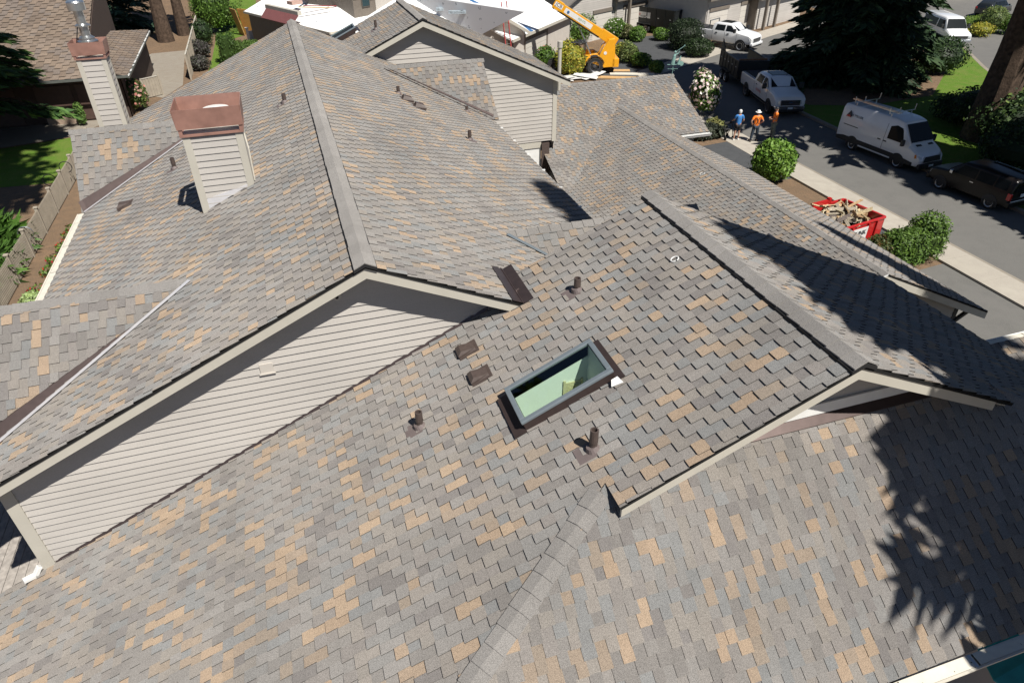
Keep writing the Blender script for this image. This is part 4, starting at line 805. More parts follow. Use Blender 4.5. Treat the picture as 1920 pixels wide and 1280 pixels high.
def conifer(label, loc, h, r, z0, seed, pal=CONI, step=.55, nb=6, spray=.34, dens=1., droop=.28, lean=(0, 0), tr=.3, shape=1., cat='tree', name='conifer_tree', rmin=.25, ragged=.3):
    rs = np.random.RandomState(seed); o = empty(name, loc, 0, label, cat); mb = MB()
    pts = [(lean[0]*z/h, lean[1]*z/h, z) for z in np.linspace(-.1, h, 9)]; mb.tube(pts, [max(.03, tr*(1-.9*z/h))*(1.25 if z < .5 else 1) for _, _, z in pts], 12)
    C = []; A = []; B = []; z = z0
    while z < h-.2:
        f = 1-(z-z0)/(h-z0); R_ = r*(f**shape)*1.0+rmin
        for k in range(nb):
            az = rs.uniform(0, 2*math.pi); L = R_*rs.uniform(1-ragged, 1.1); zz = z+rs.uniform(-.3, .3)*step; d0 = np.array((math.cos(az), math.sin(az), 0)); side = np.array((-d0[1], d0[0], 0))
            if L > .5: mb.tube([(lean[0]*zz/h, lean[1]*zz/h, zz), tuple(d0*L*.6+np.array((0, 0, zz-droop*L*.35))), tuple(d0*L*.95+np.array((0, 0, zz-droop*L)))], [tr*.13*(.4+f*.6), tr*.07, .008], 4, False)
            m = max(5, int(L/spray*7*dens)); t = rs.uniform(.18, 1.0, m)**.8; c = d0*(t*L)[:, None]; c[:, 2] = zz-droop*L*t**1.3; w_ = (1-t*.7)*L*.33; sgn = rs.choice((-1, 1), m)
            off = rs.uniform(0, 1, m)*w_; c = c+side*(sgn*off)[:, None]; c[:, 2] += rs.normal(0, .08, m)-off*.18
            ax = unit(d0*rs.uniform(.5, 1, (m, 1))+side*(sgn*rs.uniform(.3, 1, m))[:, None]+np.array((0, 0, -.35))*rs.uniform(.3, 1.4, (m, 1))); nr = unit(np.array((0, 0, 1))+rs.normal(size=(m, 3))*.45); bt = unit(np.cross(ax, nr)); s = spray*rs.uniform(.6, 1.25, (m, 1))
            C.append(c+np.array((lean[0]*zz/h, lean[1]*zz/h, 0))); A.append(ax*s); B.append(bt*s*.36)
        z += step*(.6+.4*f)
    mb.build('trunk', M_TRUNK, o); C = np.concatenate(C)
    cards('crown', C, np.concatenate(A), np.concatenate(B), pick(rs, pal, len(C), .3), M_NEED, o); return o
def broadleaf(label, loc, h, r, z0, seed, pal=GREEN, n=9000, leaf=.28, tr=.25):
    rs = np.random.RandomState(seed); o = empty('broadleaf_tree', loc, 0, label, 'tree'); mb = MB(); mb.tube([(0, 0, -.1), (.1, 0, z0*.6), (.05, .1, h*.7)], [tr*1.2, tr, tr*.3], 10)
    cl = unit(rs.normal(size=(26, 3)))*rs.uniform(.35, .85, (26, 1))*np.array((r, r, (h-z0)/2))+np.array((0, 0, (h+z0)/2))
    for c in cl[:12]: mb.tube([(0, 0, z0*.7+.5), tuple(c*.5+np.array((0, 0, z0*.4))), tuple(c)], [tr*.4, tr*.2, .02], 5, False)
    mb.build('trunk', M_TRUNK, o); k = rs.randint(0, 26, n); P = cl[k]+unit(rs.normal(size=(n, 3)))*rs.uniform(.3, 1, (n, 1))**.5*r*.38; nr = unit(rs.normal(size=(n, 3))+np.array((0, 0, .6))); t = unit(np.cross(nr, rs.normal(size=(n, 3)))); bt = np.cross(nr, t); s = leaf*rs.uniform(.6, 1.3, (n, 1))
    cards('crown', P, t*s*.8, bt*s*.5, pick(rs, pal, n, .3), M_LEAF, o); return o
# -- trees in view
conifer('large dark conifer with drooping boughs on the island lawn behind the white vans', (40.3, 42.6, 0), 15, 6.6, 1.3, 5, dens=1.9, step=.45, nb=9, spray=.42, shape=.75, droop=.34)
conifer('tall fir with a thick bare leaning trunk at the right edge', (37.6, 28.6, 0), 38, 9, 13.5, 6, step=1.0, nb=8, spray=.75, dens=1.1, tr=.95, shape=.8, rmin=.5)
conifer('tall conifer whose big trunk stands by the concrete walk, leaning board beside it', gr(312, 78), 26, 5, 11, 7, step=1., nb=6, spray=.6, dens=.8, tr=.62)
conifer('tall conifer with the slimmer trunk, right of the big trunk by the walk', gr(346, 66), 26, 4.5, 12, 8, step=1., nb=6, spray=.6, dens=.8, tr=.5)
conifer('bright green conifer leaning into the top left corner', (-18.2, 46.0, 0), 16, 5.6, 3, 9, pal=[(.06, .12, .03), (.08, .15, .035), (.04, .085, .025), (.03, .06, .02)], step=.5, nb=8, spray=.42, dens=1.2, shape=.8, droop=.3)
conifer('blue green spruce behind the brown roof', gr(212, 62), 9.5, 5.2, 1.0, 10, pal=[(.05, .10, .065), (.07, .13, .08), (.035, .07, .045)], step=.45, nb=8, spray=.36, dens=1.2, shape=.7)
# -- trees out of the frame that throw the shade on the roofs, the street and the left lawn
conifer('tall conifer standing right of the house, out of the picture', (12.6, -2.4, 0), 33.5, 6.0, 11, 21, step=.6, nb=9, spray=.42, dens=1.15, tr=.4, shape=.95, ragged=.35, rmin=.4)
conifer('tall conifer beside the street, out of the picture to the right', (37.5, 13.5, 0), 30, 6.2, 8, 22, step=.8, nb=8, spray=.7, dens=1., tr=.5, shape=.7)
conifer('slim conifer past the right corner of the house, out of the picture', (21.4, -1.5, 0), 30.3, 4.2, 12, 23, step=.8, nb=6, spray=.5, dens=.8, tr=.35)
broadleaf('broad tree left of the house, out of the picture', (-12.4, 23.4, 0), 37, 9.3, 20, 25, n=9000, leaf=.6, tr=.5)
# -- shrubs, hedges and flowers
shrub('round bright green laurel bush on the bark beside the garage eave', (22.5, 27.4, 0), 1.06, 1.06, 1.05, 3000, .10, [(.11, .22, .025), (.15, .27, .035), (.2, .32, .06), (.07, .145, .02)], 31, elong=2.0, zc=1.02, lump=.2)
for k, (u, v, s, lab) in enumerate(((1722, 487, 1.18, 'tallest clipped yew of the row, nearest the pavement'), (1694, 499,  .98, 'second clipped yew of the row from the pavement'), (1666, 503,  .95, 'third clipped yew of the row from the pavement'), (1636, 505,  .85, 'reddish clipped yew of the row, beside the red dumpster'))):
    q = gr(u, v); shrub(lab, q, .62*s, .62*s, .85*s, 1700, .06, [(.075, .14, .02), (.10, .18, .027), (.13, .22, .035), (.05, .10, .016)] if k < 3 else [(.08, .10, .025), (.07, .11, .03), (.14, .09, .03), (.06, .085, .022)], 40+k, box=.35, group='clipped yews in a row', lump=.12, elong=2.2, up=.7, flowers=([(.55, .10, .06)], 18, .05) if k == 3 else None, zc=.86*s)
shrub('rhododendron covered in pale pink and white blossom beside the street', gr(1316, 214), .95, .95, 1.45, 1800, .12, GREEN, 50, flowers=([(.80, .62, .60), (.82, .72, .66), (.78, .55, .55), (.85, .80, .72)], 420, .10), zc=1.35)
shrub('dark strappy grasses below the cross wing gutter', gr(1316, 260), 1.2, .6, .4, 900, .12, [(.06, .075, .05), (.08, .09, .06), (.05, .06, .045)], 51, elong=3.5, core=0, up=0)
shrub('small yellow green grass tuft at the pavement corner', gr(1339, 248), .5, .5, .35, 500, .12, [(.25, .24, .08), (.2, .22, .08)], 52, elong=3, core=0)
for u, v, rx, rz, pal, fl, lab, n in (
    (1072, 82, 1.9, 1.35, GREEN, None, 'large rounded green shrub behind the telehandler cab', 2600), (1068, 142, 1.25, 1.25, YEL, None, 'golden leaved shrub in front of the telehandler cab', 2300), (1022, 135, .9, 1.0, GREEN, ([(.7, .35, .25)], 40, .07), 'dark rose bush with salmon flowers left of the golden shrub', 1300),
    (1178, 117, .85, .75, [(.16, .21, .06), (.2, .24, .08), (.12, .17, .05)], None, 'pale yellow green shrub behind the telehandler', 1500), (1163, 108, .6, .6, YEL, None, 'small yellow shrub tucked behind the telehandler tail', 800), (1200, 126, .8, .55, GREEN, None, 'mid green shrub between the pale shrub and the clipped box', 1300), (1230, 135, .62, .42, [(.11, .2, .03), (.14, .24, .04), (.08, .15, .03)], None, 'small clipped bright green box bush at the drive edge', 1500),
    (1152, 72, 1.15, .9, GREEN, ([(.75, .75, .65)], 80, .08), 'leafy shrub with white flowers left of the dump trailer wheels', 1800), (1176, 74, .6, .65, [(.2, .19, .09), (.13, .15, .05), (.1, .13, .04)], None, 'straw coloured shrub beside the dump trailer wheels', 1100), (1194, 78, .8, .65, GREEN, None, 'dark green shrub in the trailer bed', 1300),
    (1240, 76, .9, .55, GREEN, None, 'low shrub at the foot of the great dark dome bush', 1000), (1228, 62, .5, .5, GREEN, None, 'small low shrub behind the trailer bed', 700),
    (1380, 40, 1.3, .55, GREEN, ([(.7, .5, .3)], 40, .07), 'low spreading shrub under the open garage', 1200), (1330, 42, 1.6, .6, [(.12, .2, .03), (.16, .24, .05)], None, 'yellow green ground shrub behind the white pickup', 1500), (1392, 46, .9, .7, [(.25, .17, .05), (.2, .16, .05), (.15, .15, .04)], None, 'orange brown shrub in the rock garden', 1200), (1372, 45, .6, .5, GREEN, None, 'small green shrub left of the orange one', 700), (1412, 50, .5, .4, GREEN, None, 'little green plant among the rocks', 500), (1435, 38, 1.4, 1.4, [(.06, .10, .05), (.08, .13, .06), (.05, .085, .04)], None, 'grey green bush at the edge of the rock garden', 1700),
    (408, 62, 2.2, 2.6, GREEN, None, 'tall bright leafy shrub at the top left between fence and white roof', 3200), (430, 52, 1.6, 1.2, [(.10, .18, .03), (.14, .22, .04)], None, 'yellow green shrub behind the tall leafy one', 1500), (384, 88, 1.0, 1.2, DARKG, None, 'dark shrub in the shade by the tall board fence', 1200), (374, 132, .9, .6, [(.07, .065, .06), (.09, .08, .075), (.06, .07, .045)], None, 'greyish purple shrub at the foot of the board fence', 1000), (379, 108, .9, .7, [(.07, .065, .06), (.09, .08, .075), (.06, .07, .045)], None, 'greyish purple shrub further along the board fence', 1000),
    (256, 208, 1.0, 1.1, [(.10, .16, .04), (.16, .2, .05), (.08, .12, .035)], ([(.55, .22, .18), (.5, .3, .25), (.6, .35, .3)], 160, .09), 'pink flowering shrub behind the left chimney', 1500),
    (158, 236, .3, .75, [(.10, .19, .04), (.13, .22, .05)], None, 'narrow upright green plant left of the tall chimney', 500), (1855, 62, 1.4, 1.2, [(.13, .19, .05), (.18, .22, .06), (.1, .15, .04)], None, 'round yellow green bush below the dark parked wagon', 1800), (1830, 54, 2.2, .55, [(.14, .24, .03), (.18, .27, .04)], None, 'low bright hedge in front of the dark parked wagon', 1600), (1836, 68, 1.2, .6, YEL, None, 'low golden mound at the far kerb', 1100), (1890, 64, 1.3, .9, GREEN, None, 'green shrub by the far kerb, left of the thick trunk', 1100),
    (1752, 140, 2.0, 1.4, DARKG, None, 'big dark rounded shrub on the lawn under the conifer', 2600), (1830, 238, 2.4, 1.2, DARKG, None, 'dark spreading shrub at the foot of the thick trunk', 2400), (1790, 225, 1.5, .8, DARKG, None, 'low dark shrub behind the white cargo van', 1400), (1895, 275, 2.4, 1.5, DARKG, ([(.09, .15, .04), (.14, .2, .05)], 220, .12), 'dense dark shrub right of the thick trunk', 3000), (1930, 215, 2.2, 2.3, DARKG, ([(.12, .19, .05)], 260, .12), 'tall dark shrub at the right edge, catching some sun', 2600), (1700, 150, 1.0, .7, DARKG, None, 'shaded shrub beside the stacked boards', 1100), (1900, 322, 2.2, 1.3, DARKG, None, 'dark shrub bank behind the black car', 2400),  # green flower cards are lighter leaves, painted as catching sun on the edge shrub
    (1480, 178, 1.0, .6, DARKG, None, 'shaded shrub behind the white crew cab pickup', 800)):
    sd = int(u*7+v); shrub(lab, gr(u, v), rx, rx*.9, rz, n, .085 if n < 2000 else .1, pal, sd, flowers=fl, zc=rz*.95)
shrub('great dark clipped dome bush beside the white pickup bed', gr(1281, 92), 1.7, 1.6, 1.3, 3600, .07, [(.018, .032, .012), (.022, .04, .014), (.014, .026, .01), (.03, .05, .018)], 60, lump=.06, elong=2, zc=1.15, box=.15)
shrub('low dark clipped mound in front of the white pickup wheel', gr(1308, 106), 1.35, 1.1, .75, 2600, .07, [(.025, .05, .014), (.035, .065, .018), (.02, .038, .012)], 61, lump=.08, elong=2, zc=.68)
shrub('tall clipped rectangular hedge behind the black dump trailer', gr(1286, 52), 1.9, .9, 1.5, 3200, .09, [(.09, .15, .03), (.11, .18, .035), (.07, .12, .025)], 62, box=.8, lump=.05, zc=1.45)
shrub('taller dark clipped hedge at the top edge, left of the rectangular hedge', gr(1232, 42), 2.0, 1.0, 1.9, 2600, .09, GREEN, 63, box=.7, lump=.05, zc=1.9)
shrub('clipped square cut yew hedge by the low white wall', gr(432, 118), .75, .75, 1.15, 1700, .06, [(.06, .12, .02), (.08, .15, .03), (.045, .09, .018)], 64, box=.75, lump=.04, zc=1.15, elong=2)
shrub('lower clipped hedge joined beside the square cut yew', gr(462, 110), 1.5, .8, .7, 2200, .07, [(.09, .16, .03), (.12, .2, .04), (.06, .11, .022)], 65, box=.5, lump=.08, zc=.75)
shrub('tall clump of ornamental grass in the left yard', (-12.9, 30.6, 0), 1.0, 1.1, .8, 2200, .34, [(.07, .15, .025), (.09, .19, .03), (.05, .11, .02)], 66, elong=4.2, core=0, up=0, lump=.1, cat='ornamental grass', name='ornamental_grass', zc=.55)
shrub('second clump of ornamental grass, nearer the fence corner', (-12.6, 28.2, 0), .9, 1.0, .7, 1700, .34, [(.06, .13, .022), (.09, .18, .03), (.04, .09, .018)], 67, elong=4.2, core=0, up=0, lump=.1, cat='ornamental grass', name='ornamental_grass', zc=.5)
for k, (u, v) in enumerate(((66, 545), (92, 505), (104, 485), (118, 462), (128, 440), (135, 425))):
    shrub('small red flowering plant %s between picket fence and house' % ('nearest the gutter end', 'second from the gutter end', 'third from the gutter end', 'fourth from the gutter end', 'second from the far end', 'at the far end')[k], gr(u+6, v+10), .35, .35, .2, 130, .07, GREEN, 70+k, flowers=([(.5, .03, .03), (.42, .02, .04)], 16, .05), core=0, group='red flowers along the fence', cat='flowers', name='flower_plant')
shrub('pale lime leaved plant at the corner of the fence', gr(66, 572), .45, .35, .25, 300, .1, [(.3, .4, .14), (.35, .45, .2)], 79, core=0)
# spiky garden ornaments and rocks
for k, (u, v, lab) in enumerate(((52, 480, 'rusty wheel shaped garden ornament behind the picket fence'), (125, 350, 'dark wheel shaped garden ornament on the shaded lawn edge'))):
    q = gr(u, v); o = empty('garden_ornament', q, 0, lab, 'garden ornament'); M_O = M_BLK if k else bpy.data.materials['galvanised_steel']
    for j, (dx, z, r_) in enumerate(((0, .34, .32), (.25, .95, .28), (-.7, .34, .3))):
        mb = MB(); mb.tube([(dx+r_*math.cos(a), .12*j, z+r_*math.sin(a)) for a in np.linspace(0, 2*math.pi, 20)], .022, 6); mb.build('wheel', M_O, o)
    mb = MB(); mb.tube([(0, 0, .34), (.1, .05, .8), (.25, .12, .95)], .02, 6); mb.tube([(0, 0, .34), (-.7, .2, .34)], .02, 6); mb.tube([(.1, 0, .8), (-.35, .1, .75)], .02, 6); mb.build('frame', M_BLK, o)
rr = random.Random(9); M_ROCK = mat('pale_rock', (.32, .29, .25), .9, 0, .2, 6., .3, .5, 8.)
for k, (u, v, s, lab) in enumerate(((1404, 36, .7, 'largest pale boulder of the rock garden'), (1425, 44, .55, 'pale boulder right of the small green plant'), (1418, 34, .45, 'small pale rock behind the boulders'), (1434, 48, .5, 'pale rock beside the grey green bush'))):
    mb = MB(); rs = np.random.RandomState(k); pts = unit(rs.normal(size=(26, 3)))*np.array((s, s*.8, s*.5)); bm = bmesh.new()
    for p in pts: bm.verts.new(p)
    bmesh.ops.convex_hull(bm, input=bm.verts); me = bpy.data.meshes.new('boulder'); bm.to_mesh(me); bm.free(); me.materials.append(M_ROCK); o = link(bpy.data.objects.new('boulder', me)); o.location = gr(u, v)+Vector((0, 0, s*.25)); tag(o, lab, 'rock')
# ================================================================== VEHICLES
def paint(name, c, rough=.22): return mat(name, c, rough, 0, .03, 1.5, .5, coat=.6)
P_WHT = paint('white_paint', (.72, .73, .74)); P_BLK = mat('black_paint', (.010, .008, .008), .3, 0, .03, 1.5, .35); P_DGR = paint('dark_grey_paint', (.02, .024, .026)); P_SIL = paint('silver_paint', (.42, .45, .48))
M_TYRE = mat('tyre_rubber', (.018, .018, .018), .85); M_RIM = mat('wheel_rim', (.5, .5, .5), .3, .7, .05, 8.); M_RIMD = mat('dark_wheel_rim', (.10, .10, .11), .35, .6, .05, 8.)
M_CGL = mat('car_glass', (.010, .013, .015), .1, 0, .05, 1., .12); M_PLAS = mat('black_trim_plastic', (.022, .023, .024), .6); M_CHR = mat('chrome', (.6, .6, .62), .12, 1., .02, 3.)
M_LAMP = mat('headlight_lens', (.62, .65, .67), .1, .2, .05, 5., .8); M_RED = mat('red_lens', (.45, .015, .015), .15, 0, .05, 5., .8); M_AMB = mat('amber_lens', (.6, .2, .03), .2); M_PLATE = mat('number_plate', (.62, .68, .72), .5); M_INT = mat('dark_interior', (.03, .03, .032), .8)
def wheel(parent, x, y, r, w_, rim=None, side=1, dual=False):
    mb = MB(); Mx = Matrix.Translation((x, y, r)) @ Matrix.Rotation(-math.pi/2*side, 4, 'X'); h = w_/2
    mb.lathe([(r*.62, -h), (r*.93, -h), (r, -h*.7), (r, h*.7), (r*.93, h), (r*.64, h*.92), (r*.62, h*.3)], 26, Mx); wh = mb.build('wheel', M_TYRE, parent, True)
    mb = MB(); mb.lathe([(0, h*.45), (r*.2, h*.55), (r*.22, h*.25), (r*.5, h*.2 if not dual else -h*.2), (r*.56, h*.8), (r*.66, h*.97), (r*.66, h*.3), (0, h*.1)], 26, Mx); mb.build('rim', rim or M_RIM, wh)
    mb = MB()
    for k in range(8): a = 2*math.pi*k/8; mb.lathe([(0, h*.5), (r*.07, h*.5), (r*.07, h*.62), (0, h*.62)], 8, Mx @ Matrix.Translation((r*.38*math.cos(a), r*.38*math.sin(a), -h*.12)))
    mb.build('rim_hole', M_PLAS, wh); return wh
class Veh:
    def __init__(s, name, label, cat, loc, heading, st, body, sub=0):
        s.o = empty(name, loc, heading, label, cat); s.st = sorted(st); s.body = body; mb = MB(); rings = []
        for (x, zl, zb, zt, hw, ht) in s.st:
            half = [(hw*.80, zl), (hw*.97, zl+.06), (hw, zl+(zb-zl)*.45), (hw*.985, zb), (ht+(hw-ht)*.1, zb+(zt-zb)*.88), (ht*.9, zt-.012), (ht*.5, zt+.012)]
            ring = [(x, y, z) for y, z in half]+[(x, -y, z) for y, z in reversed(half)]; i = len(mb.v); mb.v += ring; rings.append([i+k for k in range(len(ring))])
        n = len(rings[0])
        for a, b in zip(rings, rings[1:]):
            for k in range(n): mb.face((a[k], a[(k+1) % n], b[(k+1) % n], b[k]))
        mb.face(rings[0][::-1]); mb.face(rings[-1]); s.bo = mb.build('body', body, s.o, True)
        md = s.bo.modifiers.new('bevel', 'BEVEL'); md.width = .03; md.segments = 2; md.limit_method = 'ANGLE'; md.angle_limit = .6
    def prof(s, x):
        st = s.st
        for a, b in zip(st, st[1:]):
            if a[0] <= x <= b[0]: t = (x-a[0])/max(1e-6, b[0]-a[0]); return [a[k]+(b[k]-a[k])*t for k in range(6)]
        return st[0] if x < st[0][0] else st[-1]
    def y(s, x, z):
        _, zl, zb, zt, hw, ht = s.prof(x); P = [(zl, hw*.8), (zl+.06, hw*.97), (zl+(zb-zl)*.45, hw), (zb, hw*.985), (zb+(zt-zb)*.88, ht+(hw-ht)*.1), (zt, ht*.9)]
        if z <= zl: return hw*.95
        for (z0, y0), (z1, y1) in zip(P, P[1:]):
            if z0 <= z <= z1: return y0+(y1-y0)*(z-z0)/max(1e-6, z1-z0)
        return P[-1][1]
    def side(s, name, pts, m, off=.012, sides=(1, -1), th=.02):
        pts = ccw(list(pts)); pcs = []                  # cut the outline along the body's own creases so it hugs the flank
        for (xa, la, ba, ta, *_), (xb, lb, bb, tb_, *_) in zip(s.st, s.st[1:]):
            q = clip(clip(pts, (xa, 9), (xa, -9)), (xb, -9), (xb, 9))
            if len(q) < 3: continue
            lv = [((xa, l0), (xb, l1)) for l0, l1 in ((la+.06, lb+.06), (la+(ba-la)*.45, lb+(bb-lb)*.45), (ba, bb), (ba+(ta-ba)*.88, bb+(tb_-bb)*.88))]
            for (A, B) in lv:
                lo = clip(q, B, A); q = clip(q, A, B)
                if len(lo) >= 3: pcs.append(lo)
                if len(q) < 3: break
            if len(q) >= 3: pcs.append(q)
        if not pcs: pcs = [pts]
        for sd in sides:
            mb = MB()
            for pc in pcs:
                q = [Vector((x, sd*(s.y(x, z)+off), z)) for x, z in pc]; n = Vector((0, sd, 0)); q = q if sd < 0 else q[::-1]; mb.prism(q, [p-n*th for p in q])
            o = mb.build(name, m, s.o)
        return o
    def quad(s, name, pts, m, n, off=.012, th=.02):
        n = Vector(n).normalized(); q = [Vector(p)+n*off for p in pts]; nn = (q[1]-q[0]).cross(q[2]-q[0]); q = q if nn.dot(n) > 0 else q[::-1]; mb = MB(); mb.prism(q, [p-n*th for p in q]); return mb.build(name, m, s.o)
    def box(s, name, x0, x1, y0, y1, z0, z1, m, bevel=.015): mb = MB(); mb.box(x0, x1, y0, y1, z0, z1); return mb.build(name, m, s.o, bevel=bevel)
    def arch(s, x, r, m=None):
        pts = [(x+r*math.cos(a), max(.16, r*.86+r*math.sin(a))) for a in np.linspace(-.55, math.pi+.55, 18)]; s.side('wheel_arch', pts, m or M_INT, .02)
def hd(d): return math.atan2(d[1], d[0])
# -- white cargo van with ladder racks
V = Veh('cargo_van', 'white cargo van with ladder racks parked along the far kerb', 'van', (30.5, 28.35, 0), hd((.1, -1)), [(-2.98, .45, 1.35, 2.35, .95, .84), (-2.9, .36, 1.35, 2.5, 1.0, .86), (-1.0, .34, 1.35, 2.56, 1.02, .88), (.9, .34, 1.35, 2.55, 1.02, .88), (1.35, .34, 1.35, 2.47, 1.02, .84), (2.12, .34, 1.36, 1.50, 1.02, .80), (2.55, .36, 1.15, 1.24, 1.0, .80), (2.88, .4, .9, .98, .92, .74), (2.98, .45, .75, .8, .82, .66)], P_WHT)
V.quad('windscreen', [(1.42, .74, 2.38), (1.42, -.74, 2.38), (2.12, -.86, 1.56), (2.12, .86, 1.56)], M_CGL, (.8, 0, .62), .03); V.side('side_window', [(.62, 1.42), (1.72, 1.42), (1.86, 1.5), (1.38, 2.16), (1.0, 2.24), (.62, 2.1)], M_CGL, .012)
V.side('lower_cladding', [(-2.95, .38), (2.6, .38), (2.6, .62), (1.6, .74), (-2.4, .74), (-2.95, .62)], M_PLAS, .03); V.side('sill', [(-1.15, .37), (1.15, .37), (1.15, .48), (-1.15, .48)], P_WHT, .045)
V.side('slide_rail', [(-2.6, 1.36), (-1.5, 1.36), (-1.5, 1.40), (-2.6, 1.40)], M_PLAS, .012); V.side('door_handle', [(.02, 1.2), (.24, 1.2), (.24, 1.26), (.02, 1.26)], M_PLAS, .02); V.side('door_handle', [(.42, 1.2), (.64, 1.2), (.64, 1.26), (.42, 1.26)], M_PLAS, .02); V.side('door_seam', [(.40, .75), (.415, .75), (.415, 2.2), (.40, 2.2)], M_PLAS, .006)
V.quad('grille', [(2.97, .52, .98), (2.97, -.52, .98), (3.02, -.66, .68), (3.02, .66, .68)], M_PLAS, (1, 0, .3), .02); V.box('bumper', 2.82, 3.06, -.9, .9, .3, .62, M_PLAS, .06)
V.quad('number_plate', [(3.075, .17, .52), (3.075, -.17, .52), (3.075, -.17, .4), (3.075, .17, .4)], M_PLATE, (1, 0, 0), .0)
for sy in (1, -1):
    V.quad('headlight', [(2.62, sy*.93, 1.10), (2.90, sy*.6, 1.02), (2.95, sy*.66, .86), (2.74, sy*.93, .86)], M_LAMP, (1, sy*.6, .4), .035); V.box('mirror', 1.75, 1.92, sy*1.2-.1, sy*1.2+.1, 1.35, 1.7, M_PLAS, .03); V.quad('bonnet_vent', [(2.2, sy*.25, 1.42), (2.2, sy*.62, 1.42), (2.34, sy*.62, 1.37), (2.34, sy*.25, 1.37)], M_PLAS, (.4, 0, 1), .035)
    V.quad('indicator', [(2.60, sy*.96, 1.05), (2.68, sy*.92, 1.08), (2.74, sy*.92, .88), (2.64, sy*.965, .86)], M_AMB, (.6, sy, .3), .04)
for x in (-1.65, 1.65):
    V.arch(x, .46, M_PLAS)
    for sy in (1, -1): wheel(V.o, x, sy*.9, .36, .24, M_RIM, sy)
mb = MB()
for x in (-2.2, .3):
    mb.bar((x, -.95, 2.72), (x, .95, 2.72), .05, .05)
    for sy in (-.95, .95): mb.bar((x, sy, 2.7), (x, sy*1.04, 3.05), .04, .04); mb.bar((x, sy*.8, 2.5), (x, sy*.8, 2.72), .05, .05)
    mb.bar((x, -.2, 2.72), (x, -.2, 2.98), .04, .04)
for sy in (-.55, -.35): mb.bar((-2.75, sy, 2.75), (.6, sy, 2.75), .05, .06)
mb.build('ladder_rack', M_STEEL, V.o)
def on_side(Vh, x, z, sd, extra=.03):      # text transform on a vehicle's flank; sd=1 left side
    y = (Vh.y(x, z)+extra)*sd; ex = Vector((-sd, 0, 0)); ez = Vector((0, 0, 1)); n = ex.cross(ez); M = Matrix((ex, ez, n)).transposed().to_4x4(); M.translation = (x, y, z); return M
M_TXT = mat('dark_lettering', (.03, .035, .045), .5); M_TXR = mat('red_lettering', (.45, .05, .04), .5)
text_mesh('lettering', 'K MILLER', .2, M_TXT, V.o, on_side(V, -1.75, 1.98, -1)); 
mb = MB(); mb.prism([(-2.55, -.99, 1.9), (-2.3, -.99, 2.22), (-2.15, -.99, 1.9)][::1], [(-2.55, -.96, 1.9), (-2.3, -.96, 2.22), (-2.15, -.96, 1.9)]); mb.build('logo', M_TXT, V.o)
mb = MB(); mb.prism([(-2.62, -1.0, 1.84), (-2.35, -1.0, 1.98), (-2.2, -1.0, 1.84)], [(-2.62, -.96, 1.84), (-2.35, -.96, 1.98), (-2.2, -.96, 1.84)]); mb.build('logo', M_TXR, V.o)
V.o.scale = (.92, .94, .91)
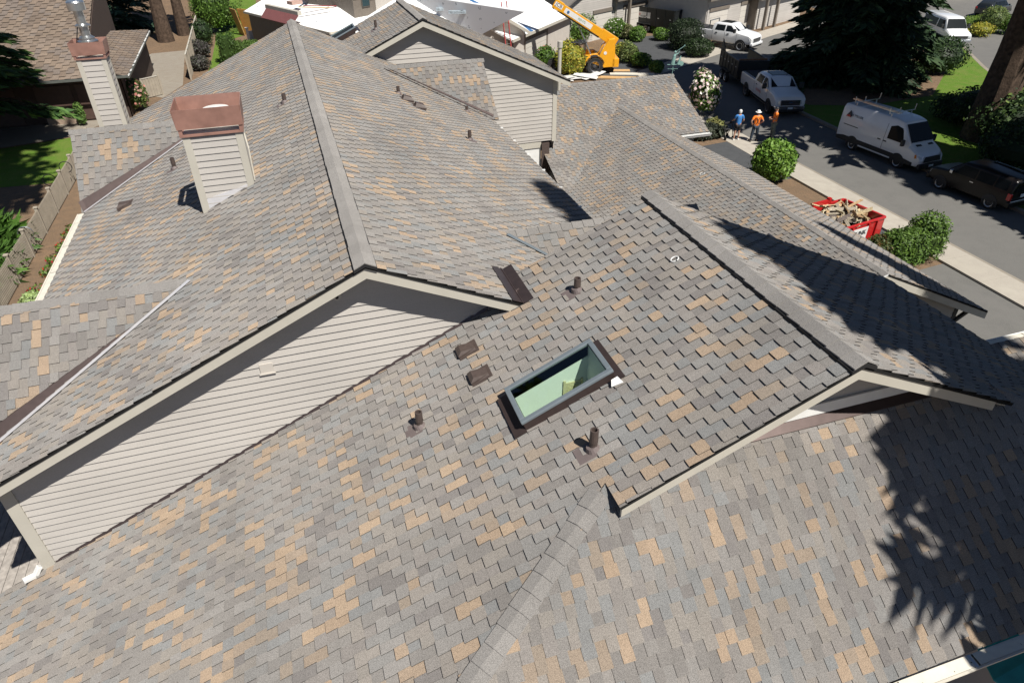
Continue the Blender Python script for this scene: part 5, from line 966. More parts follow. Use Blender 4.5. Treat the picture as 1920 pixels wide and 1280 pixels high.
# -- pickups
def pickup(name, label, loc, h, L=6.35, crew=True, body=P_WHT, rim=M_RIM, dual=False, wb=4.05):
    xr = -L/2; xf = L/2; ax_f = xf-.98; ax_r = ax_f-wb; c0 = ax_f-2.75; c1 = ax_f-.35
    V = Veh(name, label, 'pickup truck', loc, h, [(xr, .62, 1.30, 1.36, .98, .92), (xr+.06, .56, 1.32, 1.38, 1.0, .94), (c0-.06, .5, 1.34, 1.40, 1.01, .95), (c0, .5, 1.36, 1.9, 1.01, .82), (c0+.25, .5, 1.36, 2.02, 1.01, .76), (c1-.75, .5, 1.36, 2.0, 1.01, .76), (c1, .5, 1.36, 1.46, 1.01, .80), (xf-.35, .55, 1.24, 1.33, 1.0, .82), (xf-.08, .6, 1.1, 1.22, .98, .80), (xf, .66, 1.0, 1.08, .94, .8)], body)
    V.quad('windscreen', [(c1-.74, .66, 1.95), (c1-.74, -.66, 1.95), (c1-.08, -.8, 1.5), (c1-.08, .8, 1.5)], M_CGL, (.6, 0, .8), .025)
    V.side('side_window', [(c0+.2, 1.43), (c0+1.12, 1.43), (c0+1.12, 1.86), (c0+.3, 1.86)], M_CGL); V.side('side_window', [(c0+1.24, 1.43), (c1-.25, 1.43), (c1-.78, 1.86), (c0+1.24, 1.86)], M_CGL)
    V.side('door_handle', [(c0+.3, 1.2), (c0+.5, 1.2), (c0+.5, 1.27), (c0+.3, 1.27)], M_CHR, .02); V.side('door_handle', [(c0+1.4, 1.2), (c0+1.6, 1.2), (c0+1.6, 1.27), (c0+1.4, 1.27)], M_CHR, .02)
    for x in (c0, c0+1.18, c1-.1): V.side('door_seam', [(x, .62), (x+.015, .62), (x+.015, 1.36), (x, 1.36)], M_PLAS, .004)
    V.quad('rear_window', [(c0-.01, .62, 1.86), (c0-.01, -.62, 1.86), (c0-.04, -.7, 1.46), (c0-.04, .7, 1.46)], M_CGL, (-1, 0, .1), .02)
    V.box('truck_bed', xr+.1, c0-.12, -.78, .78, 1.33, 1.425, M_INT, 0)
    V.side('running_board', [(c0+.1, .42), (c1-.1, .42), (c1-.1, .5), (c0+.1, .5)], M_PLAS, .05, th=.15)
    V.quad('sunroof', [(c0+.45, .5, 2.035), (c0+.45, -.5, 2.035), (c1-.95, -.5, 2.03), (c1-.95, .5, 2.03)], M_CGL, (0, 0, 1), .012)
    V.quad('grille', [(xf+.02, .62, 1.06), (xf+.02, -.62, 1.06), (xf+.03, -.62, .74), (xf+.03, .62, .74)], M_CHR, (1, 0, .1), .015); 
    for z in (.82, .91, 1.0): V.box('grille_bar', xf+.03, xf+.06, -.56, .56, z-.03, z+.02, M_PLAS, .005)
    V.box('bumper', xf-.12, xf+.14, -.97, .97, .5, .7, M_CHR if rim is not M_RIM else body, .04); V.box('lower_bumper', xf-.1, xf+.1, -.9, .9, .36, .5, M_PLAS, .03); V.box('tow_hitch', xr-.15, xr+.05, -.9, .9, .5, .68, M_CHR, .02)
    V.quad('number_plate', [(xf+.15, .16, .66), (xf+.15, -.16, .66), (xf+.15, -.16, .54), (xf+.15, .16, .54)], M_PLATE, (1, 0, 0), 0)
    for sy in (1, -1):
        V.quad('headlight', [(xf-.25, sy*.985, 1.08), (xf+.0, sy*.66, 1.06), (xf+.02, sy*.66, .80), (xf-.12, sy*.985, .80)], M_LAMP, (1, sy*.5, .1), .03); V.box('mirror', c1-.3, c1-.12, sy*1.22-.13, sy*1.22+.13, 1.4, 1.72, M_PLAS if rim is not M_RIM else M_PLAS, .03)
        V.box('tail_light', xr-.02, xr+.03, sy*.9-.07, sy*.9+.07, .95, 1.3, M_RED, .01)
    for x in (ax_f, ax_r):
        V.arch(x, .5)
        for sy in (1, -1): wheel(V.o, x, sy*(.9 if not (dual and x == ax_r) else 1.02), .41, .28, rim, sy, dual)
    if dual: V.side('rear_fender', [(ax_r+.62*math.cos(a), .42+.62*max(0, math.sin(a))) for a in np.linspace(0, math.pi, 12)], body, .12, th=.1)
    return V
a, b = gr(1438, 212.6), gr(1402, 184); d = (a-b).normalized(); lft = Vector((-d.y, d.x, 0)); q = a-d*2.2+lft*.95
PK = pickup('crew_cab_pickup', 'white crew cab pickup with a dark sunroof parked facing the workers in tree shade', q, hd(d), 6.3, rim=M_RIMD)
text_mesh('lettering', 'ROOFING', .2, M_TXR, PK.o, on_side(PK, .35, .95, -1)); text_mesh('emblem', 'FORD', .09, M_BLUE, PK.o, Matrix.Translation((3.22, 0, .92)) @ Matrix(((0, 0, 1, 0), (1, 0, 0, 0), (0, 1, 0, 0), (0, 0, 0, 1))))
a = gr(1384, 96); d = Vector((.50, -.87, 0)).normalized(); d = (gr(1410, 84)-gr(1290, 66)); d.z = 0; d.normalize(); lft = Vector((-d.y, d.x, 0)); q = a-d*2.15+lft*.95
PG = pickup('dually_pickup', 'white dually pickup on the driveway behind the great dark dome bush', q, hd(d), 6.4, dual=True)
mb = MB(); mb.bar((-.95, -.8, 1.4), (-.95, -.8, 2.05), .07, .07); mb.bar((-.95, .8, 1.4), (-.95, .8, 2.05), .07, .07); mb.bar((-.95, -.83, 2.05), (-.95, .83, 2.05), .07, .07); mb.build('headache_rack', M_STEEL, PG.o)
# -- black boxy car
V = Veh('boxy_car', 'black boxy hatchback car parked in the shade at the right edge', 'car', (30.55, 22.55, 0), hd((-.1, 1)), [(-2.1, .38, .98, 1.50, .82, .66), (-2.0, .3, .98, 1.58, .88, .70), (-.4, .26, 1.0, 1.64, .89, .72), (.45, .26, 1.0, 1.60, .89, .72), (1.12, .26, 1.0, 1.06, .89, .74), (1.75, .28, .9, .96, .87, .72), (2.08, .34, .75, .82, .78, .64)], P_BLK)
V.quad('windscreen', [(.52, .62, 1.54), (.52, -.62, 1.54), (1.08, -.72, 1.1), (1.08, .72, 1.1)], M_CGL, (.62, 0, .78), .02); V.quad('rear_window', [(-2.06, .58, 1.46), (-2.06, -.58, 1.46), (-2.12, -.66, 1.04), (-2.12, .66, 1.04)], M_CGL, (-1, 0, .12), .02)
for (x0, x1) in ((-1.85, -1.25), (-1.18, -.35), (-.28, .75)): V.side('side_window', [(x0, 1.06), (x1, 1.06), (x1-(.3 if x1 > .5 else 0), 1.48), (x0, 1.48)], M_CGL)
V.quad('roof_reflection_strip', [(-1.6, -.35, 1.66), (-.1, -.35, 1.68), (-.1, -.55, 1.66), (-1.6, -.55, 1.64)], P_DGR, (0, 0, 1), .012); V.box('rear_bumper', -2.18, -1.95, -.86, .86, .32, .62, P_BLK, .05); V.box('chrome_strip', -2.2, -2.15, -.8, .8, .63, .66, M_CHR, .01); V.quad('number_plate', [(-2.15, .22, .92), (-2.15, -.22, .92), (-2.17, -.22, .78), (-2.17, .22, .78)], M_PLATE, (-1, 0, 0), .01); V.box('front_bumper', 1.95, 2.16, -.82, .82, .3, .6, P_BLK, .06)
for sy in (1, -1):
    V.box('tail_light', -2.14, -1.96, sy*.82-.06, sy*.82+.06, .68, 1.0, M_RED, .02); V.quad('headlight', [(1.9, sy*.8, .82), (2.06, sy*.55, .80), (2.1, sy*.55, .66), (1.98, sy*.8, .66)], M_LAMP, (1, sy*.4, .4), .03); V.box('mirror', .72, .86, sy*1.0-.09, sy*1.0+.09, 1.02, 1.18, M_CHR, .02); V.side('door_handle', [(-.3, .88), (-.12, .88), (-.12, .92), (-.3, .92)], M_CHR, .02, (sy,))
for x in (-1.3, 1.3):
    V.arch(x, .38)
    for sy in (1, -1): wheel(V.o, x, sy*.79, .32, .2, M_RIM, sy)
# -- white passenger van, dark wagon and silver car farther off
V = Veh('passenger_van', 'white passenger van facing the camera beyond the conifer', 'van', (56.9, 50.6, 0), hd((-.35, -1)), [(-2.6, .45, 1.25, 2.1, .95, .8), (-2.4, .4, 1.25, 2.2, 1.0, .82), (.9, .4, 1.25, 2.2, 1.0, .82), (1.25, .4, 1.25, 2.1, 1.0, .78), (1.8, .4, 1.25, 1.38, 1.0, .84), (2.6, .45, 1.05, 1.15, .98, .84), (2.75, .5, .9, .98, .95, .82)], P_WHT)
V.quad('windscreen', [(1.28, .7, 2.06), (1.28, -.7, 2.06), (1.8, -.84, 1.42), (1.8, .84, 1.42)], M_CGL, (.75, 0, .6), .03); V.side('side_window', [(.2, 1.32), (1.5, 1.32), (1.15, 1.95), (.2, 1.95)], M_CGL); V.side('side_window', [(-2.3, 1.35), (.05, 1.35), (.05, 1.95), (-2.3, 1.95)], M_CGL)
V.quad('grille', [(2.76, .6, .96), (2.76, -.6, .96), (2.78, -.6, .74), (2.78, .6, .74)], M_PLAS, (1, 0, .1), .02); V.box('bumper', 2.66, 2.9, -.95, .95, .45, .66, M_STEEL, .04); V.quad('number_plate', [(2.91, .17, .62), (2.91, -.17, .62), (2.91, -.17, .5), (2.91, .17, .5)], M_PLATE, (1, 0, 0))
for sy in (1, -1): V.box('headlight', 2.7, 2.79, sy*.76-.13, sy*.76+.13, .78, .96, M_LAMP, .02); V.box('mirror', 1.4, 1.55, sy*1.15-.1, sy*1.15+.1, 1.4, 1.7, M_PLAS, .02)
for x in (-1.6, 1.75):
    V.arch(x, .43)
    for sy in (1, -1): wheel(V.o, x, sy*.88, .35, .22, M_RIM, sy)
def car(name, label, loc, h, body, rim=M_RIM):
    V = Veh(name, label, 'car', loc, h, [(-2.35, .42, .9, 1.1, .8, .6), (-2.2, .34, .95, 1.35, .9, .62), (-1.5, .3, .98, 1.62, .93, .66), (.2, .28, .98, 1.66, .93, .68), (.5, .28, .98, 1.6, .93, .68), (1.3, .28, .98, 1.05, .93, .74), (2.0, .32, .86, .95, .9, .72), (2.35, .4, .7, .78, .78, .62)], body)
    V.quad('windscreen', [(.56, .6, 1.55), (.56, -.6, 1.55), (1.26, -.74, 1.08), (1.26, .74, 1.08)], M_CGL, (.55, 0, .83), .02); V.quad('rear_window', [(-1.6, .56, 1.56), (-1.6, -.56, 1.56), (-2.18, -.62, 1.3), (-2.18, .62, 1.3)], M_CGL, (-.5, 0, .85), .02)
    for (x0, x1, s) in ((-1.9, -1.0, 0), (-.95, -.1, 0), (-.05, .95, .4)): V.side('side_window', [(x0, 1.04), (x1, 1.04), (x1-s, 1.5), (x0+(.25 if x0 < -1.5 else 0), 1.5)], M_CGL)
    V.box('bumper', 2.2, 2.42, -.82, .82, .3, .55, body, .05)
    for sy in (1, -1): V.quad('headlight', [(2.05, sy*.85, .82), (2.32, sy*.55, .74), (2.34, sy*.55, .62), (2.15, sy*.85, .64)], M_LAMP, (1, sy*.4, .4), .03); V.box('tail_light', -2.38, -2.2, sy*.72-.1, sy*.72+.1, .82, 1.0, M_RED, .02); V.box('mirror', .8, .95, sy*1.03-.08, sy*1.03+.08, 1.02, 1.16, body, .02)
    for x in (-1.4, 1.45):
        V.arch(x, .4)
        for sy in (1, -1): wheel(V.o, x, sy*.82, .34, .22, rim, sy)
    return V
q = gr(1858, 33); car('estate_car', 'dark wagon with a glinting roof parked at the top right behind low hedges', q+Vector((.9, .8, 0)), hd((1, .32)), P_DGR)
q = gr(1915, 142); car('silver_car', 'silver blue car half hidden behind the thick trunk', q+Vector((1.2, .4, 0)), hd((-.55, -1)), P_SIL)
# -- dump trailers
def dump_trailer(label, loc, h, L=4.3, W=2.05, wood=False, rot_sides=1.25):
    o = empty('dump_trailer', loc, h, label, 'trailer'); zb, zt = .75, .75+rot_sides; M_T = bpy.data.materials.get('trailer_black') or mat('trailer_black', (.014, .016, .017), .45, 0, .1, 4.)
    mb = MB(); mb.box(-L/2, L/2, -W/2, W/2, zb-.06, zb); mb.box(-L/2-1.3, L/2, -.25, -.17, zb-.22, zb-.08); mb.box(-L/2-1.3, L/2, .17, .25, zb-.22, zb-.08); mb.build('chassis', M_T, o) if False else None
    fl = MB(); fl.box(-L/2, L/2, -W/2, W/2, zb-.1, zb); fl.build('bed_floor', M_T, o)
    for sy in (1, -1):
        mb = MB(); mb.box(-L/2, L/2, sy*W/2-.03, sy*W/2+.03, zb, zt)
        for k in range(7): x = -L/2+.05+k*(L-.1)/6; mb.box(x-.04, x+.04, sy*(W/2+.045)-.02, sy*(W/2+.045)+.02, zb, zt-.06)
        mb.box(-L/2, L/2, sy*(W/2+.02)-.05, sy*(W/2+.02)+.05, zt-.06, zt+.02); mb.build('side_wall', M_T, o)
        mb = MB()
        for k in range(5): x = -L/2+.4+k*(L-.8)/4; mb.box(x-.07, x+.07, sy*(W/2+.07), sy*(W/2+.078), zb+.62, zb+.68)
        mb.build('reflector', M_RED if sy > 0 else bpy.data.materials['white_metal'], o)
    mb = MB(); mb.box(L/2-.03, L/2+.03, -W/2, W/2, zb, zt); mb.box(L/2-.06, L/2+.06, -W/2, W/2, zt-.06, zt+.02); mb.build('front_wall', M_T, o)
    if not wood: mb = MB(); mb.box(-L/2-.03, -L/2+.03, -W/2, W/2, zb, zt); mb.build('tailgate', M_T, o)
    mb = MB(); mb.box(-L/2, L/2+.2, -.45, -.35, .45, zb-.1); mb.box(-L/2, L/2+.2, .35, .45, .45, zb-.1); mb.bar((L/2+.1, -.4, .5), (L/2+1.5, 0, .5), .08, .1); mb.bar((L/2+.1, .4, .5), (L/2+1.5, 0, .5), .08, .1); mb.build('frame', M_T, o)
    for x in (-.75, .1):
        for sy in (1, -1): wheel(o, x, sy*(W/2+.12), .37, .22, M_RIM, sy)
    for sy in (1, -1): mb = MB(); mb.box(-1.2, .55, sy*(W/2+.12)-.13, sy*(W/2+.12)+.13, .78, .82); mb.build('mudguard', M_T, o)
    return o
d = (gr(1213, 60)-gr(1192, 53)); d = (gr(1270, 62)-gr(1185, 48)); d.z = 0; d.normalize(); lft = Vector((-d.y, d.x, 0)); q = gr(1205, 60)+lft*1.0+d*.4
T1 = dump_trailer('long black dump trailer with a red and white sign, parked before the pale garage', q, hd(d), 6.2, 2.2, False, 1.45)
mb = MB(); mb.box(-1.6, .4, -1.14, -1.125, 1.28, 1.78); mb.build('sign', M_WHT, T1); text_mesh('lettering', 'Dump', .3, M_TXR, T1, Matrix.Translation((-1.1, -1.15, 1.58)) @ Matrix.Rotation(math.pi/2, 4, 'X')); text_mesh('lettering', 'TRAILERS', .2, M_TXT, T1, Matrix.Translation((-.4, -1.15, 1.4)) @ Matrix.Rotation(math.pi/2, 4, 'X'))
a, b = gr(1438, 212.6), gr(1402, 184); d = (a-b).normalized(); lft = Vector((-d.y, d.x, 0)); q = a-d*8.0+lft*1.0
T2 = dump_trailer('black dump trailer with a brown wooden tailboard behind the shaded pickup', q, hd(d), 4.0, 2.1, True, 1.1)
mb = MB(); mb.box(1.7, 1.8, -1.0, 1.0, 1.45, 1.95); mb.build('wooden_board', mat('brown_board', (.23, .11, .055), .7, 0, .25, 6.), T2); mb = MB(); mb.prism([(-1.9, -1.08, 1.85), (-1.1, -1.08, 1.85), (-1.9, -1.08, 2.6)], [(-1.9, -1.02, 1.85), (-1.1, -1.02, 1.85), (-1.9, -1.02, 2.6)]); mb.build('side_board', bpy.data.materials['trailer_black'], T2)
# -- telehandler
YL = paint('machine_yellow', (.78, .36, .012), .35)
rw = gr(1114, 140); dT = Vector((-.965, .26, 0)).normalized(); T = empty('telehandler', rw+Vector((.25, .95, 0)), hd(dT), 'yellow telehandler with its boom raised over the white roof', 'telehandler')
def tb(name, bx, m, bev=.03): mb = MB(); [mb.box(*b) for b in bx]; return mb.build(name, m, T, bevel=bev)
tb('chassis', [(-1.15, 3.4, -.55, .55, .55, 1.05)], YL); 
mb = MB(); pts = [(-1.55, .55), (-.7, .5), (.2, .85), (.75, .95), (.75, 1.25), (-.3, 1.35), (-.55, 1.9), (-1.0, 2.5), (-1.45, 2.55), (-1.5, 1.6)]
for s0, s1 in ((.62, 1.05), (-.05, .35)): mb.prism([(x, s1, z) for x, z in pts][::-1], [(x, s0, z) for x, z in pts][::-1])
mb.build('rear_frame', YL, T, bevel=.03)
tb('counterweight', [(-1.85, -1.3, -1.05, 1.05, .5, 1.15)], YL, .06); tb('engine_cover', [(-.2, 2.2, -1.1, -.5, .9, 1.5)], YL, .08)
tb('cab_roof', [(.75, 2.25, .35, 1.15, 2.28, 2.38)], M_PLAS, .04); mb = MB()
for k in range(6): mb.box(.8+k*.24, .9+k*.24, .38, 1.12, 2.38, 2.42)
mb.build('roof_bars', M_PLAS, T)
mb = MB()
for x, y in ((.8, .4), (.8, 1.1), (2.2, .4), (2.2, 1.1), (1.5, 1.1)): mb.bar((x, y, 1.1), (x, y, 2.3), .07, .07)
mb.bar((2.2, .4, 2.3), (2.7, .4, 1.2), .07, .07); mb.bar((2.2, 1.1, 2.3), (2.7, 1.1, 1.2), .07, .07); mb.build('cab_frame', M_PLAS, T); tb('cab_base', [(.7, 2.7, .35, 1.12, .8, 1.25)], YL, .05); tb('seat', [(1.1, 1.6, .5, .95, 1.25, 1.4), (1.05, 1.2, .5, .95, 1.3, 1.95)], M_INT, .05)
for x in (0, 3.05):
    for sy in (1, -1):
        wh = wheel(T, x, sy*.95, .62, .42, M_RIMD, sy)
        mb = MB(); Mx = Matrix.Translation((x, sy*.95, .62)) @ Matrix.Rotation(math.pi/2, 4, 'X')
        for k in range(18): a = 2*math.pi*k/18; mb.box(.58, .65, -.04, .04, -.2, .2, Mx @ Matrix.Rotation(a, 4, 'Z') @ Matrix.Rotation(.5*(1 if k % 2 else -1), 4, 'X'))
        mb.build('tread', M_TYRE, wh); mb = MB(); mb.lathe([(.70, -.22), (.74, -.22), (.74, .22), (.70, .22)], 20, Mx); 
for sy in (1, -1):
    mb = MB(); n = 9
    for k in range(n):
        a0, a1 = math.pi*(.1+.8*k/n), math.pi*(.1+.8*(k+1)/n); P = lambda a, r_, y: (r_*math.cos(a), y, .62+r_*math.sin(a)); mb.prism([P(a0, .76, sy*.95-.22), P(a0, .76, sy*.95+.22), P(a1, .76, sy*.95+.22), P(a1, .76, sy*.95-.22)], [P(a0, .72, sy*.95-.22), P(a0, .72, sy*.95+.22), P(a1, .72, sy*.95+.22), P(a1, .72, sy*.95-.22)])
    mb.build('mudguard', M_PLAS, T)
pv = Vector((-1.2, .2, 2.35)); ang = math.radians(30.5); bd = Vector((math.cos(ang), 0, math.sin(ang))); bn = Vector((-bd.z, 0, bd.x)); BM = Matrix((bd, Vector((0, 1, 0)), bn)).transposed().to_4x4(); BM.translation = pv
mb = MB(); mb.box(-.45, 5.05, -.24, .24, -.26, .30, BM); bo = mb.build('boom', YL, T, bevel=.03)
for bb in ((-.5, .9, -.27, .27, -.32, .38), (4.35, 5.1, -.27, .27, -.3, .35)): mb = MB(); mb.box(*bb, BM); mb.build('boom_collar', YL, bo, bevel=.04)
mb = MB(); mb.box(5.0, 8.5, -.19, .19, -.2, .24, BM); mb.build('inner_boom', M_PLAS, bo, bevel=.02); mb = MB(); mb.box(.9, 5.0, -.2, .2, -.36, -.27, BM); mb.build('hose_tray', M_PLAS, bo); mb = MB(); mb.box(4.6, 4.9, .27, .30, -.36, -.29, BM); mb.build('clip', M_GUT, bo)
mb = MB(); mb.box(1.75, 4.15, .242, .252, -.16, .20, BM); mb.build('panel', M_WHT, bo)
TM = BM @ Matrix(((-1, 0, 0, 0), (0, 0, 1, 0), (0, 1, 0, 0), (0, 0, 0, 1)))
text_mesh('lettering', 'JCB', .34, M_TXT, bo, TM @ Matrix.Translation((-4.7, .06, .285))); mb = MB(); mb.box(4.38, 5.02, .272, .28, -.1, .2, BM); mb.build('panel', M_WHT, bo); text_mesh('lettering', 'RENTS', .22, mat('green_lettering', (.12, .3, .22), .5), bo, TM @ Matrix.Translation((-2.65, .02, .257)))
mb = MB(); mb.lathe([(0, -.01), (.1, -.01), (.1, .01), (0, .01)], 14, TM @ Matrix.Translation((-3.85, .02, .26))); mb.build('logo', M_BLUE, bo); mb = MB(); mb.lathe([(0, -.01), (.12, -.01), (.12, .01), (0, .01)], 16, Matrix.Translation((-.75, 1.06, 1.55)) @ Matrix.Rotation(math.pi/2, 4, 'X')); mb.build('logo', M_WHT, T)
mb = MB(); mb.tube([(.2, .2, 1.2), (1.3, .2, 3.4)], [.08, .045], 10); mb.build('lift_ram', M_STEEL, T)
# -- red dumpster with debris
c = gr(1660, 407, 1.35); dl = Vector((-.985, -.17, 0)).normalized(); dw = Vector((-.17, .985, 0)).normalized(); D = empty('dumpster', (c.x, c.y, 0), hd(dl), 'red dumpster heaped with torn roofing and boards on the driveway', 'dumpster')
M_DRD = paint('dumpster_red', (.46, .018, .018), .4); L, Wd, Hd = 4.2, -2.05, 1.35
mb = MB()
for (x0, x1, y0, y1) in ((0, L, -.04, .0), (0, L, Wd, Wd+.04), (0, .04, Wd, 0), (L-.04, L, Wd, 0)): mb.box(x0, x1, y0, y1, .12, Hd)
mb.box(0, L, Wd, 0, .1, .16); mb.build('bin', M_DRD, D); mb = MB()
for a, b in (((0, 0), (L, 0)), ((0, Wd), (L, Wd)), ((0, 0), (0, Wd)), ((L, 0), (L, Wd))): mb.bar((*a, Hd), (*b, Hd), .1, .09)
mb.build('rim', M_DRD, D, bevel=.015); mb = MB()
for x in (.45, .95, 1.9, 2.7, 3.5): mb.box(x-.04, x+.04, 0, .07, .15, Hd-.05); mb.box(x-.04, x+.04, Wd-.07, Wd, .15, Hd-.05)
for y in (-.5, -1.0, -1.5): mb.box(-.07, 0, y-.04, y+.04, .15, Hd-.05)
mb.build('rib', M_DRD, D)
mb = MB(); mb.bar((1.0, Wd-.02, Hd+.12), (1.9, Wd-.02, Hd+.12), .12, .12); mb.box(.85, 1.0, Wd-.1, Wd+.05, Hd, Hd+.25); mb.build('latch', M_DRD, D)
Mx = Matrix.Translation((1.35, .085, .85)) @ Matrix(((-1, 0, 0, 0), (0, 0, 1, 0), (0, 1, 0, 0), (0, 0, 0, 1)))
for sgn in (1,):
    mb = MB(); mb.box(1.0, 1.85, .06, .075, .45, 1.2); mb.build('sign', M_WHT, D); [text_mesh('lettering', t_, .28, m_, D, Mx @ Matrix.Translation((dx_, dy_, .01))) for t_, m_, dx_, dy_ in (('JUNK', M_TXT, -1.35, .15), ('HAUL', M_TXR, -1.35, -.15), ('JUNK', M_TXT, -.08, .15))]; text_mesh('lettering', 'HAUL', .26, M_TXR, D, Mx @ Matrix.Translation((-.08, -.15, 0)))
    mb = MB(); mb.box(2.0, 3.4, .06, .075, .5, 1.2); mb.build('sign', M_WHT, D)
rr = random.Random(12); mb = MB(); mb.box(.06, L-.06, Wd+.06, -.06, .3, 1.05); mb.cur = (.05, .045, .04)
for f in range(len(mb.c)): mb.c[f] = (.05, .045, .04)
tin = [(.45, .36, .22), (.40, .27, .15), (.30, .26, .2), (.12, .1, .09), (.5, .44, .3)]
for k in range(110):
    mb.cur = rr.choice(tin); Lb = rr.uniform(.4, 2.6); Mq = Matrix.Translation((rr.uniform(.5, L-.5), rr.uniform(Wd+.35, -.35), rr.uniform(1.05, 1.55))) @ Matrix.Rotation(rr.gauss(.35, .5), 4, 'Z') @ Matrix.Rotation(rr.gauss(0, .12), 4, 'Y') @ Matrix.Rotation(rr.uniform(0, 3), 4, 'X'); Lb = min(Lb, 1.7); mb.box(-Lb/2, Lb/2, -rr.uniform(.03, .1), rr.uniform(.03, .1), -.02, .02, Mq)
for k in range(26):
    mb.cur = (.62, .62, .60); c0 = Vector((rr.uniform(1.3, L-.5), rr.uniform(Wd+.4, -.4), rr.uniform(1.2, 1.5))); p = [c0+Vector((rr.uniform(-.5, .5), rr.uniform(-.4, .4), rr.uniform(-.12, .15))) for _ in range(4)]; mb.poly(p)
db = mb.build('debris', attr_mat('debris_mix', .85, .3, 25., .2, .2)); db.location = D.location; db.rotation_euler = D.rotation_euler; tag(db, 'heap of boards, torn paper and shingles filling the red dumpster', 'debris')
# -- ladders, sawhorses, boards, scaffold
def ladder(label, a, b, col, w_=.42):
    a, b = Vector(a), Vector(b); d = (b-a).normalized(); s = d.cross(Vector((0, 0, 1))).normalized(); mb = MB(); [mb.bar(a+s*k*w_/2, b+s*k*w_/2, .05, .09) for k in (1, -1)]; o = tag(mb.build('ladder', col), label, 'ladder'); mb = MB(); n = int((b-a).length/.31)
    for k in range(1, n): p = a+d*(k*.31); mb.bar(p-s*w_/2, p+s*w_/2, .035, .035)
    mb.build('rungs', M_STEEL, o); return o
M_LADR = mat('red_fibreglass', (.42, .05, .05), .5)
ladder('red ladder leaning on the small street gable of the white roofed house', LADDER[0], LADDER[1], M_LADR)
q = gr(1372, 34); ladder('red ladder standing at the open side door of the pale garage', q, q+Vector((-.3, .9, 3.6)), M_LADR)
q = gr(1352, 36); ladder('pale wooden ladder leaning left of the red one at the garage door', q, q+Vector((.9, .9, 2.6)), M_PLY)
q = gr(1124, 62); SC = empty('scaffold_tower', q, .5, 'yellow scaffold tower by the porch behind the telehandler boom', 'scaffold'); M_SCF = mat('scaffold_yellow', (.65, .33, .03), .5)
for sx in (0, 1.0):
    mb = MB(); [mb.bar((sx, y, 0), (sx, y, 2.4), .06, .06) for y in (0, .7)]; [mb.bar((sx, 0, z), (sx, .7, z), .05, .05) for z in (.4, 1.2, 2.0, 2.38)]; mb.build('end_frame', M_SCF, SC)
mb = MB(); mb.box(-.1, 1.1, -.02, .72, 2.4, 2.46); mb.build('platform', M_PLY, SC); mb = MB(); mb.bar((0, 0, .6), (1, 0, 2.0), .03, .03); mb.bar((0, 0, 2.0), (1, 0, .6), .03, .03); mb.build('brace', M_SCF, SC)
def sawhorse(label, loc, rz):
    o = empty('sawhorse', loc, rz, label, 'sawhorse', 'sawhorses under the conifer'); mb = MB(); mb.box(-.5, .5, -.04, .04, .72, .8); mb.build('beam', M_STEEL, o)
    for sx in (-1, 1):
        for sy in (-1, 1): mb = MB(); mb.bar((sx*.42, 0, .74), (sx*.48, sy*.3, 0), .05, .05); mb.build('leg', M_STEEL, o)
    return o
sawhorse('left steel sawhorse behind the stacked pale boards', gr(1578, 152)+Vector((0, 0, .14)), .2); sawhorse('right steel sawhorse behind the stacked pale boards', gr(1600, 155)+Vector((0, 0, .14)), .5)
q = gr(1618, 163); BS = tag(link(bpy.data.objects.new('board_stack', None)), 'stack of long pale boards lying in the shade on the island lawn', 'boards'); BS.location = q+Vector((0, 0, .15)); BS.rotation_euler = (0, 0, -.45)
for k in range(4): mb = MB(); mb.box(-2.3+.05*k, 2.3-.08*k, -.3+.02*k, .3, k*.07, k*.07+.06); mb.build('board', M_FEN, BS)
for k, (u, v, lab) in enumerate(((1140, 133, 'long orange plank lying on the ground under the telehandler tail'), (1185, 140, 'pale plywood strip lying on the ground right of the telehandler'), (1150, 147, 'pale plywood strip lying nearest the cross wing roof'))):
    q = gr(u, v); mb = MB(); mb.box(-1.7, 1.7, -.3, .3, .015, .05+.02*k, Matrix.Translation(q) @ Matrix.Rotation(-.35-.05*k, 4, 'Z')); tag(mb.build('plywood_strip', M_PLY if k != 1 else M_GUT), lab, 'plywood')
q = gr(1085, 147); mb = MB(); rr = random.Random(5)
for k in range(8): c0 = q+Vector((rr.uniform(-1.6, 1.6), rr.uniform(-.6, .6), .05+.03*k)); mb.box(-.9, .9, -.35, .35, 0, .03, Matrix.Translation(c0) @ Matrix.Rotation(rr.uniform(-.6, .6), 4, 'Z') @ Matrix.Rotation(rr.uniform(-.15, .15), 4, 'Y'))
tag(mb.build('wrap_heap', M_WHT), 'heap of white wrap and card lying by the telehandler wheel', 'wrap')
q = gr(1138, 134); mb = MB(); mb.lathe([(0, .02), (.5, .02), (.55, .2), (.4, .3), (0, .32)], 18, Matrix.Translation(q)); tag(mb.build('rubber_tub', M_TYRE), 'flat black rubber tub on the ground behind the big wheel', 'tub')
# teal parasol glimpsed under the corner gutter
o = empty('parasol', (9.9, 3.0, 0), 0, 'teal parasol glimpsed below the corner gutter', 'parasol'); mb = MB(); n = 8; rg = [(1.35*math.cos(2*math.pi*k/n), 1.35*math.sin(2*math.pi*k/n), 3.0) for k in range(n)]
for k in range(n): mb.prism([(0, 0, 3.6), rg[k], rg[(k+1) % n]], [(0, 0, 3.57), (rg[k][0], rg[k][1], 2.97), (rg[(k+1) % n][0], rg[(k+1) % n][1], 2.97)])
mb.build('canopy', mat('teal_fabric', (.03, .30, .32), .8), o); mb = MB(); mb.tube([(0, 0, 0), (0, 0, 3.6)], .03, 8); mb.build('pole', M_STEEL, o)
